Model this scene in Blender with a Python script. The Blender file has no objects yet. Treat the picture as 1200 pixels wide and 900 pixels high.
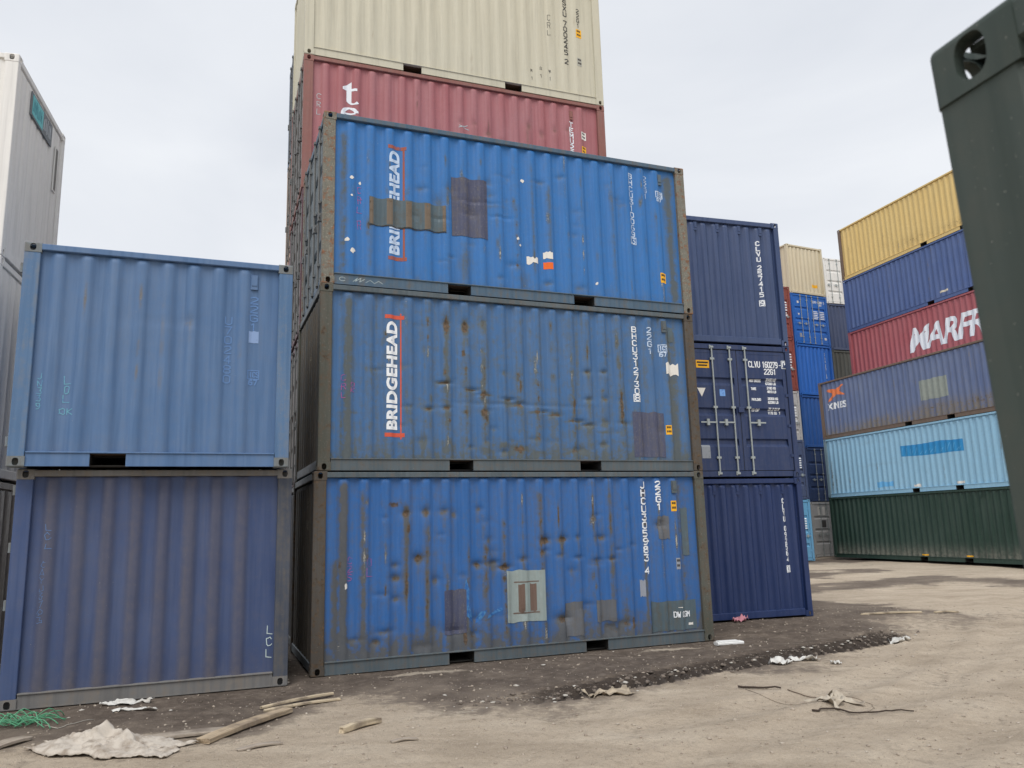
import bpy, bmesh, math, random
import numpy as np
from mathutils import Vector, Matrix, noise as mnoise

R = math.radians
scene = bpy.context.scene
col = scene.collection
rng = random.Random(7)
nrng = np.random.default_rng(5)

# ------------------------------------------------------------------ camera
CAM_H = 1.7956
PITCH, ROLL = R(10.281), R(-1.569)
fw = Vector((0, math.cos(PITCH), math.sin(PITCH)))
r0 = Vector((1, 0, 0)); u0 = r0.cross(fw)
rt = math.cos(ROLL) * r0 + math.sin(ROLL) * u0
up = -math.sin(ROLL) * r0 + math.cos(ROLL) * u0
cam_d = bpy.data.cameras.new('camera')
cam = bpy.data.objects.new('camera', cam_d); col.objects.link(cam)
m = Matrix((rt, up, -fw)).transposed().to_4x4(); m.translation = (0, 0, CAM_H)
cam.matrix_world = m
cam_d.sensor_width = 36.0
cam_d.lens = 36.0 * 923.5 / 1200
cam_d.clip_start = 0.05; cam_d.clip_end = 2000
cam_d.dof.use_dof = True; cam_d.dof.focus_distance = 12.5; cam_d.dof.aperture_fstop = 5.0
scene.camera = cam

# ------------------------------------------------------------------ sky and sun
SUN_EL, SUN_AZ = R(55), R(188)        # azimuth clockwise from +Y: behind the camera
w = bpy.data.worlds.new('World'); scene.world = w; w.use_nodes = True
nt = w.node_tree; nt.nodes.clear()
out = nt.nodes.new('ShaderNodeOutputWorld'); bg = nt.nodes.new('ShaderNodeBackground')
bg.inputs['Strength'].default_value = 0.1
sky = nt.nodes.new('ShaderNodeTexSky'); sky.sky_type = 'NISHITA'; sky.sun_disc = False
sky.sun_elevation = SUN_EL; sky.sun_rotation = SUN_AZ; sky.dust_density = 4.0; sky.air_density = 1.0
tc = nt.nodes.new('ShaderNodeTexCoord')
mp = nt.nodes.new('ShaderNodeMapping'); mp.inputs['Scale'].default_value = (1.0, 1.0, 2.6)
nz = nt.nodes.new('ShaderNodeTexNoise'); nz.inputs['Scale'].default_value = 1.7
nz.inputs['Detail'].default_value = 5; nz.inputs['Roughness'].default_value = 0.5
nz.inputs['Distortion'].default_value = 0.5
cr = nt.nodes.new('ShaderNodeValToRGB')
cr.color_ramp.elements[0].position = 0.34; cr.color_ramp.elements[0].color = (0.58, 0.604, 0.648, 1)
cr.color_ramp.elements[1].position = 0.66; cr.color_ramp.elements[1].color = (0.685, 0.703, 0.732, 1)
sc = nt.nodes.new('ShaderNodeVectorMath'); sc.operation = 'SCALE'; sc.inputs['Scale'].default_value = 10.0
mx = nt.nodes.new('ShaderNodeMix'); mx.data_type = 'RGBA'; mx.inputs['Factor'].default_value = 0.93
nt.links.new(tc.outputs['Generated'], mp.inputs['Vector']); nt.links.new(mp.outputs[0], nz.inputs['Vector'])
nt.links.new(nz.outputs['Fac'], cr.inputs['Fac']); nt.links.new(cr.outputs['Color'], sc.inputs[0])
nt.links.new(sky.outputs['Color'], mx.inputs[6]); nt.links.new(sc.outputs[0], mx.inputs[7])
nt.links.new(mx.outputs[2], bg.inputs['Color']); nt.links.new(bg.outputs[0], out.inputs['Surface'])

sun_d = bpy.data.lights.new('sun', 'SUN'); sun_d.energy = 1.5; sun_d.angle = R(35); sun_d.color = (1.0, 0.965, 0.92)
sun = bpy.data.objects.new('sun', sun_d); col.objects.link(sun)
sd = Vector((math.sin(SUN_AZ) * math.cos(SUN_EL), math.cos(SUN_AZ) * math.cos(SUN_EL), math.sin(SUN_EL)))
sun.rotation_euler = sd.to_track_quat('Z', 'Y').to_euler()
sun.location = (0, 0, 30)

vs = scene.view_settings
vs.view_transform = 'Standard'; vs.look = 'None'; vs.exposure = 0.42; vs.gamma = 1.0; vs.use_curve_mapping = False
scene.render.engine = 'CYCLES'

# ------------------------------------------------------------------ materials
def srgb(r, g, b):
    f = lambda c: (c / 255 / 12.92) if c / 255 <= 0.04045 else ((c / 255 + 0.055) / 1.055) ** 2.4
    return (f(r), f(g), f(b), 1)

class NT:
    def __init__(s, name):
        s.m = bpy.data.materials.new(name); s.m.use_nodes = True
        s.t = s.m.node_tree; s.t.nodes.clear()
        s.o = s.n('ShaderNodeOutputMaterial'); s.b = s.n('ShaderNodeBsdfPrincipled')
        s.l(s.b.outputs[0], s.o.inputs['Surface'])
    def n(s, t, **k):
        x = s.t.nodes.new(t)
        for a, v in k.items(): setattr(x, a, v)
        return x
    def l(s, a, b): s.t.links.new(a, b)
    def put(s, v, sock):
        if hasattr(v, 'is_output'): s.l(v, sock)
        else: sock.default_value = v
    def math(s, op, a, b=None, clamp=False):
        x = s.n('ShaderNodeMath', operation=op, use_clamp=clamp); s.put(a, x.inputs[0])
        if b is not None: s.put(b, x.inputs[1])
        return x.outputs[0]
    def mix(s, f, a, b, blend='MIX'):
        x = s.n('ShaderNodeMix', data_type='RGBA', blend_type=blend)
        s.put(f, x.inputs[0]); s.put(a, x.inputs[6]); s.put(b, x.inputs[7]); return x.outputs[2]
    def coord(s, seed=0.0, scale=(1, 1, 1), which='Object'):
        t = s.n('ShaderNodeTexCoord'); p = s.n('ShaderNodeMapping')
        p.inputs['Location'].default_value = (seed * 3.17, seed * 1.73, seed * 2.41); p.inputs['Scale'].default_value = scale
        s.l(t.outputs[which], p.inputs['Vector']); return p.outputs[0]
    def noise(s, vec, scale, detail=4, rough=0.55, dist=0.0):
        x = s.n('ShaderNodeTexNoise'); s.l(vec, x.inputs['Vector'])
        x.inputs['Scale'].default_value = scale; x.inputs['Detail'].default_value = detail
        x.inputs['Roughness'].default_value = rough; x.inputs['Distortion'].default_value = dist
        return x.outputs['Fac']
    def ramp(s, fac, stops):
        x = s.n('ShaderNodeValToRGB'); e = x.color_ramp.elements
        e[0].position, e[0].color = stops[0]; e[1].position, e[1].color = stops[-1]
        for p, c in stops[1:-1]:
            k = e.new(p); k.color = c
        s.l(fac, x.inputs['Fac']); return x.outputs['Color']
    def bump(s, h, strength=0.2, dist=0.01):
        x = s.n('ShaderNodeBump'); x.inputs['Strength'].default_value = strength; x.inputs['Distance'].default_value = dist
        s.l(h, x.inputs['Height']); s.l(x.outputs[0], s.b.inputs['Normal'])

def scl(c, k): return (c[0] * k, c[1] * k, c[2] * k, 1)
RUST = [(0.3, (0.040, 0.031, 0.022, 1)), (0.5, (0.100, 0.068, 0.042, 1)), (0.72, (0.20, 0.125, 0.075, 1))]

def paint(name, c, rust=0.0, dirt=0.15, chips=0.0, rough=0.5, seed=0.0, fade=0.22, rustcols=RUST,
          dirtc=(0.135, 0.115, 0.09, 1), chipc=(0.47, 0.45, 0.39, 1), bumpk=0.12, smoothdirt=False):
    """weathered gloss paint on steel; the vertex layer 'wear' holds rust / dirt / bare chips"""
    s = NT(name); v = s.coord(seed); vz = s.coord(seed + 2.2, (6.0, 6.0, 0.32)); vz2 = s.coord(seed + 4.2, (17.0, 17.0, 0.7))
    at = s.n('ShaderNodeAttribute', attribute_name='wear'); sp = s.n('ShaderNodeSeparateColor'); s.l(at.outputs['Color'], sp.inputs[0])
    n1 = s.noise(v, 1.1, 3); n2 = s.noise(vz, 1.0, 4); n3 = s.noise(v, 11.0, 8, 0.65); n4 = s.noise(v, 38.0, 6, 0.7); n5 = s.noise(vz2, 1.0, 3)
    pale = (min(1, c[0] * 0.8 + 0.10), min(1, c[1] * 0.85 + 0.105), min(1, c[2] * 0.85 + 0.11), 1)
    k = s.math('MULTIPLY', s.math('SUBTRACT', s.math('ADD', n1, s.math('MULTIPLY', n2, 1.0)), 0.72, True), fade * 3.0, True)
    c1 = s.mix(k, scl(c, 1.0), pale)
    dk = s.math('MULTIPLY', s.math('SUBTRACT', 0.53, n5, True), 2.2, True)
    c1 = s.mix(dk, c1, scl(c, 0.72))
    # grime
    g = s.math('ADD', s.math('MULTIPLY', sp.outputs[1], (s.math('ADD', s.math('MULTIPLY', n2, .5), .5) if smoothdirt else s.math('ADD', s.math('MULTIPLY', s.math('SUBTRACT', s.math('ADD', n2, n3), .75, True), 3.2), 0.30))),
               s.math('MULTIPLY', s.math('SUBTRACT', s.math('MULTIPLY', s.math('ADD', n5, n3), 0.5), 0.47, True), dirt * 7.0), True)
    gc = s.mix(n3, scl(dirtc, 0.7), scl(dirtc, 1.3))
    c2 = s.mix(s.math('MINIMUM', g, 0.88), c1, gc)
    # chips to primer
    ck = s.math('MULTIPLY', s.math('SUBTRACT', s.math('ADD', s.math('ADD', sp.outputs[2], chips), s.math('MULTIPLY', s.math('SUBTRACT', s.noise(v, 85.0, 4, .7), 0.5), 3.0)), 0.56, True), 7.0, True)
    c3 = s.mix(ck, c2, chipc)
    # rust
    rk = s.math('MULTIPLY', s.math('SUBTRACT', s.math('ADD', s.math('ADD', sp.outputs[0], rust), s.math('MULTIPLY', s.math('SUBTRACT', s.math('ADD', s.math('MULTIPLY', n3, .7), s.math('MULTIPLY', n4, .3)), 0.5), 2.3)), 0.5, True), 5.0, True)
    rc = s.ramp(s.noise(v, 23.0, 6, 0.7), rustcols)
    c4 = s.mix(s.math('MULTIPLY', rk, 0.9), c3, rc)
    s.l(c4, s.b.inputs['Base Color'])
    s.l(s.math('ADD', s.math('MULTIPLY', s.math('MAXIMUM', rk, g), 0.35), s.math('ADD', s.math('MULTIPLY', n1, 0.16), rough - 0.08), True), s.b.inputs['Roughness'])
    s.b.inputs['Specular IOR Level'].default_value = 0.32
    big = s.noise(v, 3.3, 2)
    h = s.math('ADD', s.math('MULTIPLY', big, 1.0), s.math('ADD', s.math('MULTIPLY', n4, 0.10), s.math('MULTIPLY', rk, -0.10)))
    s.bump(h, bumpk, 0.03)
    return s.m

def plain(name, c, rough=0.6, metal=0.0, var=0.18, scale=14, bump=0.1):
    s = NT(name); v = s.coord(rng.random() * 9); n = s.noise(v, scale, 6, 0.65)
    s.l(s.mix(n, scl(c, 1 - var), scl(c, 1 + var)), s.b.inputs['Base Color'])
    s.b.inputs['Roughness'].default_value = rough; s.b.inputs['Metallic'].default_value = metal
    s.b.inputs['Specular IOR Level'].default_value = 0.3
    if bump: s.bump(n, bump, 0.01)
    return s.m

def decal(name, c, worn=0.35, seed=0.0, bg_c=None, scale=26.0):
    """old stencil paint / sticker: blotched with a second colour where it has worn"""
    s = NT(name); v = s.coord(seed); n = s.noise(v, scale, 7, 0.7); n2 = s.noise(v, 5, 3)
    k = s.math('MULTIPLY', s.math('SUBTRACT', s.math('ADD', s.math('MULTIPLY', n, .75), s.math('MULTIPLY', n2, .25)), 0.66 - worn * 0.33, True), 7.0, True)
    s.l(s.mix(k, c, bg_c or scl(c, 0.55)), s.b.inputs['Base Color'])
    s.b.inputs['Roughness'].default_value = 0.6; s.b.inputs['Specular IOR Level'].default_value = 0.2
    return s.m

# ------------------------------------------------------------------ mesh helpers
class MB:
    def __init__(s): s.v = []; s.f = []
    def poly(s, pts):
        i = len(s.v); s.v += [tuple(p) for p in pts]; s.f.append(tuple(range(i, i + len(pts))))
    def prism(s, prof, axis, a, b):
        """extrude a 2-D profile (ccw) along axis 0/1/2 from a to b"""
        n = len(prof); i = len(s.v)
        for t in (a, b):
            for p, q in prof:
                s.v.append({0: (t, p, q), 1: (p, t, q), 2: (p, q, t)}[axis])
        for k in range(n):
            l = (k + 1) % n; s.f.append((i + k, i + l, i + n + l, i + n + k))
        s.f.append(tuple(i + k for k in reversed(range(n)))); s.f.append(tuple(i + n + k for k in range(n)))
    def box(s, x0, x1, y0, y1, z0, z1, c=0.0, axis=2):
        if c <= 0:
            s.prism([(x0, y0), (x1, y0), (x1, y1), (x0, y1)], 2, z0, z1); return
        lo = {0: (y0, y1, z0, z1, x0, x1), 1: (x0, x1, z0, z1, y0, y1), 2: (x0, x1, y0, y1, z0, z1)}[axis]
        p0, p1, q0, q1, a, b = lo
        s.prism([(p0 + c, q0), (p1 - c, q0), (p1, q0 + c), (p1, q1 - c), (p1 - c, q1), (p0 + c, q1), (p0, q1 - c), (p0, q0 + c)], axis, a, b)
    def tube(s, pts, r, n=8):
        i = len(s.v); P = [Vector(p) for p in pts]; rr = r if isinstance(r, (list, tuple)) else [r] * len(P)
        for k, p in enumerate(P):
            t = (P[min(k + 1, len(P) - 1)] - P[max(k - 1, 0)]).normalized()
            a = t.cross(Vector((0, 0, 1)) if abs(t.z) < 0.9 else Vector((1, 0, 0))).normalized(); b = t.cross(a)
            for j in range(n):
                th = 2 * math.pi * j / n; q = p + (a * math.cos(th) + b * math.sin(th)) * rr[k]; s.v.append(tuple(q))
        for k in range(len(P) - 1):
            for j in range(n):
                l = (j + 1) % n
                s.f.append((i + k * n + j, i + k * n + l, i + (k + 1) * n + l, i + (k + 1) * n + j))
        s.f.append(tuple(i + j for j in reversed(range(n)))); e = i + (len(P) - 1) * n; s.f.append(tuple(e + j for j in range(n)))
    def mesh(s, name, smooth=False):
        me = bpy.data.meshes.new(name); me.from_pydata(s.v, [], s.f); me.update()
        if smooth: me.polygons.foreach_set('use_smooth', [True] * len(me.polygons))
        return me

def link(name, me, mat, parent=None, smooth=False):
    if isinstance(me, MB): me = me.mesh(name, smooth)
    o = bpy.data.objects.new(name, me); col.objects.link(o)
    if mat is not None:
        if not me.materials: me.materials.append(mat)
        elif me.materials[0] is not mat:
            o.material_slots[0].link = 'OBJECT'; o.material_slots[0].material = mat
    if parent: o.parent = parent
    return o

def tag(o, label=None, cat=None, group=None, kind=None):
    if label: o['label'] = label
    if cat: o['category'] = cat
    if group: o['group'] = group
    if kind: o['kind'] = kind
    return o

# ------------------------------------------------------------------ corner casting (one mesh, hollow, oval holes), outer corner at the origin
def make_casting():
    def temp(bm):
        me = bpy.data.meshes.new('t'); bm.to_mesh(me); bm.free(); o = bpy.data.objects.new('t', me); col.objects.link(o); return o
    def bx(x0, x1, y0, y1, z0, z1, bev=0):
        bm = bmesh.new(); bmesh.ops.create_cube(bm, size=1.0)
        for v in bm.verts: v.co = Vector(((v.co.x + .5) * (x1 - x0) + x0, (v.co.y + .5) * (y1 - y0) + y0, (v.co.z + .5) * (z1 - z0) + z0))
        if bev:
            es = [e for e in bm.edges if sum(all(abs(v.co[k]) < 1e-6 for v in e.verts) for k in (0, 1, 2)) >= 2]
            bmesh.ops.bevel(bm, geom=es, offset=bev, segments=4, profile=0.5, affect='EDGES')
        return temp(bm)
    def oval(axis, c, w_, h_, a, b):
        bm = bmesh.new(); n = 24; top = []
        ring = []
        for k in range(n):
            t = 2 * math.pi * k / n; ct, st = math.cos(t), math.sin(t)
            p = 2.6; q = (abs(ct) ** (2 / p) * math.copysign(1, ct) * w_ / 2, abs(st) ** (2 / p) * math.copysign(1, st) * h_ / 2)
            ring.append(q)
        def P(q, t): return {0: (t, c[0] + q[0], c[1] + q[1]), 1: (c[0] + q[0], t, c[1] + q[1]), 2: (c[0] + q[0], c[1] + q[1], t)}[axis]
        v0 = [bm.verts.new(P(q, a)) for q in ring]; v1 = [bm.verts.new(P(q, b)) for q in ring]
        for k in range(n): bm.faces.new((v0[k], v0[(k + 1) % n], v1[(k + 1) % n], v1[k]))
        bm.faces.new(v0); bm.faces.new(v1); bmesh.ops.recalc_face_normals(bm, faces=bm.faces)
        return temp(bm)
    base = bx(0, .178, 0, .162, 0, .118, 0.017)
    cuts = [bx(.022, .152, .022, .140, .014, .108), oval(1, (.089, .058), .064, .084, -.02, .06),
            oval(0, (.081, .058), .060, .080, -.02, .06), oval(2, (.087, .081), .128, .072, -.02, .06)]
    for c in cuts:
        md = base.modifiers.new('b', 'BOOLEAN'); md.object = c; md.operation = 'DIFFERENCE'; md.solver = 'EXACT'
    dg = bpy.context.evaluated_depsgraph_get()
    me = bpy.data.meshes.new_from_object(base.evaluated_get(dg)); me.name = 'corner_casting'
    me.materials.clear()
    for o in cuts + [base]:
        d = o.data; bpy.data.objects.remove(o); bpy.data.meshes.remove(d)
    return me
CAST = make_casting()
CAST.materials.append(None)

# ------------------------------------------------------------------ faces of a container: corrugation profile + dents
W0 = 2.438; HC = 2.587
class Face:
    def __init__(s, kind, C, ridges=None, out=0.036, slope=0.060, depth=0.044, d0=0.018, u0=0.165, u1=None, z0=0.168, z1=None, dents=(), ch=0.012):
        s.kind, s.C = kind, C
        s.width = C.L if kind in ('front', 'back') else C.W
        s.u0, s.u1, s.z0, s.z1 = u0, (u1 if u1 is not None else s.width - u0), z0, (z1 if z1 is not None else C.H - 0.07)
        s.dents = list(dents); s.ridges = list(ridges) if ridges is not None else []
        D = d0 + depth; s.d0, s.D = d0, D
        pts = [(s.u0, D)]
        for c in s.ridges:
            for (p, q), nx in (((c - out - slope, D), 1), ((c - out, d0), -1), ((c + out, d0), 1), ((c + out + slope, D), -1)):
                pts.append((p, q))
        pts.append((s.u1, D))
        # round each bend
        bu, bd = [pts[0][0]], [pts[0][1]]
        for a, b, c in zip(pts, pts[1:], pts[2:]):
            la = b[0] - a[0]; lc = c[0] - b[0]
            if la < 1e-4 or lc < 1e-4: continue
            t = min(ch, la * .45); t2 = min(ch, lc * .45)
            bu += [b[0] - t, b[0] + t2]
            bd += [b[1] + (a[1] - b[1]) * t / la, b[1] + (c[1] - b[1]) * t2 / lc]
        bu.append(pts[-1][0]); bd.append(pts[-1][1])
        s.bu, s.bd = np.array(bu), np.array(bd)
    def depth(s, u, z):
        u = np.asarray(u, float); z = np.asarray(z, float)
        d = np.interp(u, s.bu, s.bd)
        if s.ridges:
            t = np.clip((s.z1 - .016 - z) / .075, 0, 1); d = s.D - (s.D - d) * np.sqrt(np.clip(1 - (1 - t) ** 2, 0, 1))
        for (cu, cz, ru, rz, a) in s.dents:
            d = d + 1.5 * a * np.exp(-((u - cu) / ru) ** 2 - (np.abs(z - cz) / rz) ** 1.25)
        return d
    def ridge(s, u):
        d = np.interp(np.asarray(u, float), s.bu, s.bd); return np.clip((s.D - d) / max(1e-6, s.D - s.d0), 0, 1)
    def xyz(s, u, d, z):
        L, W = s.C.L, s.C.W
        return {'front': (u, d, z), 'left': (d, W - u, z), 'right': (L - d, u, z), 'back': (L - u, W - d, z)}[s.kind]
    def box(s, mb, u0, u1, d0, d1, z0, z1, c=0.0, axis='z'):
        a = s.xyz(u0, d0, z0); b = s.xyz(u1, d1, z1)
        ax = 2 if axis == 'z' else ((0 if s.kind in ('front', 'back') else 1) if axis == 'u' else (1 if s.kind in ('front', 'back') else 0))
        mb.box(min(a[0], b[0]), max(a[0], b[0]), min(a[1], b[1]), max(a[1], b[1]), z0, z1, c, ax)
    def wall(s, rows, wear=None, name='side_wall', mat=None):
        us = []
        for a, b in zip(s.bu, s.bu[1:]):
            n = 1 if (rows == 1 or b - a < 0.03) else 2
            us += [a + (b - a) * k / n for k in range(n)]
        us.append(s.bu[-1]); us = np.array(us); zs = np.linspace(s.z0, s.z1, rows + 1)
        if s.ridges and s.kind in ('front', 'left', 'right'): zs = np.unique(np.round(np.r_[zs, s.z1 - np.array([.091, .07, .052, .038, .027, .020, .016])], 4))
        U, Z = np.meshgrid(us, zs); Dp = s.depth(U, Z)
        L, W = s.C.L, s.C.W
        X, Y = {'front': (U, Dp), 'left': (Dp, W - U), 'right': (L - Dp, U), 'back': (L - U, W - Dp)}[s.kind]
        co = np.stack([X, Y, Z], -1).reshape(-1, 3)
        nu, nzr = len(us), len(zs)
        i = np.arange(nu * nzr).reshape(nzr, nu)
        q = np.stack([i[:-1, :-1], i[:-1, 1:], i[1:, 1:], i[1:, :-1]], -1).reshape(-1, 4)
        me = bpy.data.meshes.new(name); me.from_pydata(co.tolist(), [], q.tolist())
        me.polygons.foreach_set('use_smooth', [True] * len(me.polygons))
        if wear is not None:
            w_ = wear(s, U, Z, s.ridge(U)); c4 = np.ones((nu * nzr, 4), np.float32)
            for k in range(3): c4[:, k] = np.clip(w_[k], 0, 2).reshape(-1)
            at = me.color_attributes.new('wear', 'FLOAT_COLOR', 'POINT'); at.data.foreach_set('color', c4.reshape(-1))
        me.update()
        return link(name, me, mat, s.C.root)
    def conform(s, polys, off=0.003):
        """flat (u,z) polygons laid onto the corrugation"""
        mb = MB(); k = 0
        cuts = s.bu
        for pl in polys:
            k += 1
            umin = min(p[0] for p in pl); umax = max(p[0] for p in pl)
            inner = [c for c in cuts if umin < c < umax]
            edges = [umin] + inner + [umax]
            for a, b in zip(edges, edges[1:]):
                q = clip(clip(pl, 0, a, 1), 0, b, -1)
                if len(q) < 3: continue
                if s.dents:
                    z_a = min(p[1] for p in q); z_b = max(p[1] for p in q); n = max(1, int((z_b - z_a) / 0.05))
                    parts = [clip(clip(q, 1, z_a + (z_b - z_a) * j / n, 1), 1, z_a + (z_b - z_a) * (j + 1) / n, -1) for j in range(n)]
                else: parts = [q]
                for t in parts:
                    if len(t) < 3: continue
                    d = s.depth([p[0] for p in t], [p[1] for p in t]) - off - 0.00012 * (k % 12)
                    mb.poly([s.xyz(p[0], dd, p[1]) for p, dd in zip(t, d)])
        return mb

def clip(pl, ax, v, sgn):
    o = []
    n = len(pl)
    for i in range(n):
        a, b = pl[i], pl[(i + 1) % n]
        ia, ib = (a[ax] - v) * sgn >= -1e-9, (b[ax] - v) * sgn >= -1e-9
        if ia: o.append(a)
        if ia != ib:
            t = (v - a[ax]) / (b[ax] - a[ax]); o.append((a[0] + (b[0] - a[0]) * t, a[1] + (b[1] - a[1]) * t))
    return o

# ------------------------------------------------------------------ lettering
G = {'0': [[(0, .6), (.6, 0), (1.4, 0), (2, .6), (2, 3.4), (1.4, 4), (.6, 4), (0, 3.4), (0, .6)]], '1': [[(.4, 3.3), (1, 4), (1, 0)]],
     '2': [[(0, 3.4), (.6, 4), (1.4, 4), (2, 3.4), (2, 2.6), (0, .5), (0, 0), (2, 0)]],
     '3': [[(0, 4), (2, 4), (1, 2.3), (1.5, 2.3), (2, 1.7), (2, .6), (1.4, 0), (.5, 0), (0, .5)]],
     '4': [[(1.5, 0), (1.5, 4), (0, 1.2), (2, 1.2)]], '5': [[(2, 4), (0, 4), (0, 2.3), (1.4, 2.3), (2, 1.7), (2, .6), (1.4, 0), (0, 0)]],
     '6': [[(1.8, 4), (.8, 4), (0, 3.0), (0, .5), (.6, 0), (1.4, 0), (2, .6), (2, 1.7), (1.4, 2.2), (0, 2.2)]], '7': [[(0, 4), (2, 4), (.7, 0)]],
     '8': [[(.6, 2.1), (0, 2.7), (0, 3.5), (.5, 4), (1.5, 4), (2, 3.5), (2, 2.7), (1.4, 2.1), (.6, 2.1), (0, 1.5), (0, .5), (.5, 0), (1.5, 0), (2, .5), (2, 1.5), (1.4, 2.1)]],
     '9': [[(.2, 0), (1.2, 0), (2, 1.0), (2, 3.5), (1.4, 4), (.6, 4), (0, 3.4), (0, 2.3), (.6, 1.8), (2, 1.8)]],
     'A': [[(0, 0), (1, 4), (2, 0)], [(.4, 1.3), (1.6, 1.3)]], 'B': [[(0, 0), (0, 4), (1.4, 4), (2, 3.5), (2, 2.6), (1.4, 2.1), (0, 2.1)], [(1.4, 2.1), (2, 1.6), (2, .5), (1.4, 0), (0, 0)]],
     'C': [[(2, 3.4), (1.4, 4), (.6, 4), (0, 3.4), (0, .6), (.6, 0), (1.4, 0), (2, .6)]], 'D': [[(0, 0), (0, 4), (1.3, 4), (2, 3.3), (2, .7), (1.3, 0), (0, 0)]],
     'E': [[(2, 4), (0, 4), (0, 0), (2, 0)], [(0, 2.1), (1.5, 2.1)]], 'G': [[(2, 3.4), (1.4, 4), (.6, 4), (0, 3.4), (0, .6), (.6, 0), (1.4, 0), (2, .6), (2, 1.9), (1.1, 1.9)]],
     'H': [[(0, 0), (0, 4)], [(2, 0), (2, 4)], [(0, 2.1), (2, 2.1)]], 'I': [[(1, 0), (1, 4)]], 'J': [[(1.6, 4), (1.6, .6), (1, 0), (.4, 0), (0, .5)]], 'K': [[(0, 0), (0, 4)], [(2, 4), (0, 1.8), (2, 0)]],
     'L': [[(0, 4), (0, 0), (2, 0)]], 'M': [[(0, 0), (0, 4), (1, 1.8), (2, 4), (2, 0)]], 'N': [[(0, 0), (0, 4), (2, 0), (2, 4)]],
     'O': [[(0, .6), (.6, 0), (1.4, 0), (2, .6), (2, 3.4), (1.4, 4), (.6, 4), (0, 3.4), (0, .6)]], 'P': [[(0, 0), (0, 4), (1.4, 4), (2, 3.4), (2, 2.5), (1.4, 1.9), (0, 1.9)]],
     'R': [[(0, 0), (0, 4), (1.4, 4), (2, 3.4), (2, 2.6), (1.4, 2.0), (0, 2.0)], [(1, 2.0), (2, 0)]], 'S': [[(2, 3.5), (1.4, 4), (.5, 4), (0, 3.5), (0, 2.6), (2, 1.5), (2, .5), (1.4, 0), (.5, 0), (0, .5)]],
     'T': [[(0, 4), (2, 4)], [(1, 4), (1, 0)]], 'U': [[(0, 4), (0, .6), (.6, 0), (1.4, 0), (2, .6), (2, 4)]], 'V': [[(0, 4), (1, 0), (2, 4)]], 'W': [[(0, 4), (.5, 0), (1, 2.4), (1.5, 0), (2, 4)]],
     'X': [[(0, 0), (2, 4)], [(0, 4), (2, 0)]], 'Y': [[(0, 4), (1, 2), (2, 4)], [(1, 2), (1, 0)]], '.': [[(.9, 0), (1.1, 0)]], '-': [[(.3, 2), (1.7, 2)]],
     '[': [[(-.5, -.9), (-.5, 4.9), (2.5, 4.9), (2.5, -.9), (-.5, -.9)]]}

def ribbon(pts, sw):
    o = []
    for a, b in zip(pts, pts[1:]):
        dx, dz = b[0] - a[0], b[1] - a[1]; l = math.hypot(dx, dz)
        if l < 1e-6: continue
        ex, ez = dx / l * sw * .42, dz / l * sw * .42; nx, nz_ = -dz / l * sw / 2, dx / l * sw / 2
        o.append([(a[0] - ex - nx, a[1] - ez - nz_), (b[0] + ex - nx, b[1] + ez - nz_), (b[0] + ex + nx, b[1] + ez + nz_), (a[0] - ex + nx, a[1] - ez + nz_)])
    return o

def strokes(txt, u, z, w_, h_, sw, gap=None, vertical=False, boxed=None, jit=0.0, slope=0.0):
    """stencil lettering; u,z is the top-left of the first letter"""
    o = []; gap = gap if gap is not None else (h_ * .3 if vertical else w_ * .4)
    for i, ch in enumerate(txt):
        if ch != ' ':
            for pl in G.get(ch, []):
                o += ribbon([(u + (p[0] / 2) * w_ + rng.uniform(-jit, jit), z - h_ + p[1] / 4 * h_ + rng.uniform(-jit, jit)) for p in pl], sw)
            if boxed is not None and i in boxed:
                o += ribbon([(u - .3 * w_, z + .18 * h_), (u + 1.3 * w_, z + .18 * h_), (u + 1.3 * w_, z - 1.18 * h_), (u - .3 * w_, z - 1.18 * h_), (u - .3 * w_, z + .18 * h_)], sw * .7)
        if vertical: z -= (h_ + gap) * (0.55 if ch == ' ' else 1); u += slope
        else: u += (w_ + gap) * (0.7 if ch == ' ' else 1)
    return o

def font_polys(txt, bold=0.03, shear=0.0, spacing=1.0):
    """letters of Blender's own font as triangles, normalised to cap height 1, starting at x=0; returns polys, width"""
    cu = bpy.data.curves.new('t', 'FONT'); cu.body = txt; cu.offset = bold; cu.shear = shear; cu.space_character = spacing; cu.resolution_u = 4
    o = bpy.data.objects.new('t', cu); col.objects.link(o)
    dg = bpy.context.evaluated_depsgraph_get(); me = bpy.data.meshes.new_from_object(o.evaluated_get(dg))
    me.calc_loop_triangles()
    V = [(v.co.x, v.co.y) for v in me.vertices]
    x0 = min(v[0] for v in V); x1 = max(v[0] for v in V); y0 = min(v[1] for v in V); y1 = max(v[1] for v in V); k = 1 / (y1 - y0)
    P = [[((V[i][0] - x0) * k, (V[i][1] - y0) * k) for i in t.vertices] for t in me.loop_triangles]
    bpy.data.objects.remove(o); bpy.data.curves.remove(cu); bpy.data.meshes.remove(me)
    P = [p if sum(p[i][0] * p[(i + 1) % 3][1] - p[(i + 1) % 3][0] * p[i][1] for i in range(3)) > 0 else p[::-1] for p in P]
    return P, (x1 - x0) * k

def rect(u0, z0, u1, z1, jit=0.0, n=6):
    if jit <= 0: return [[(u0, z0), (u1, z0), (u1, z1), (u0, z1)]]
    pts = []
    cs = [(u0, z0), (u1, z0), (u1, z1), (u0, z1)]
    us = [u0 + (u1 - u0) * k / n for k in range(n + 1)]
    lo = [z0 + rng.uniform(-jit, jit) for _ in us]; hi = [z1 + rng.uniform(-jit, jit) for _ in us]
    return [[(us[k], lo[k]), (us[k + 1], lo[k + 1]), (us[k + 1], hi[k + 1]), (us[k], hi[k])] for k in range(n)]

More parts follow.
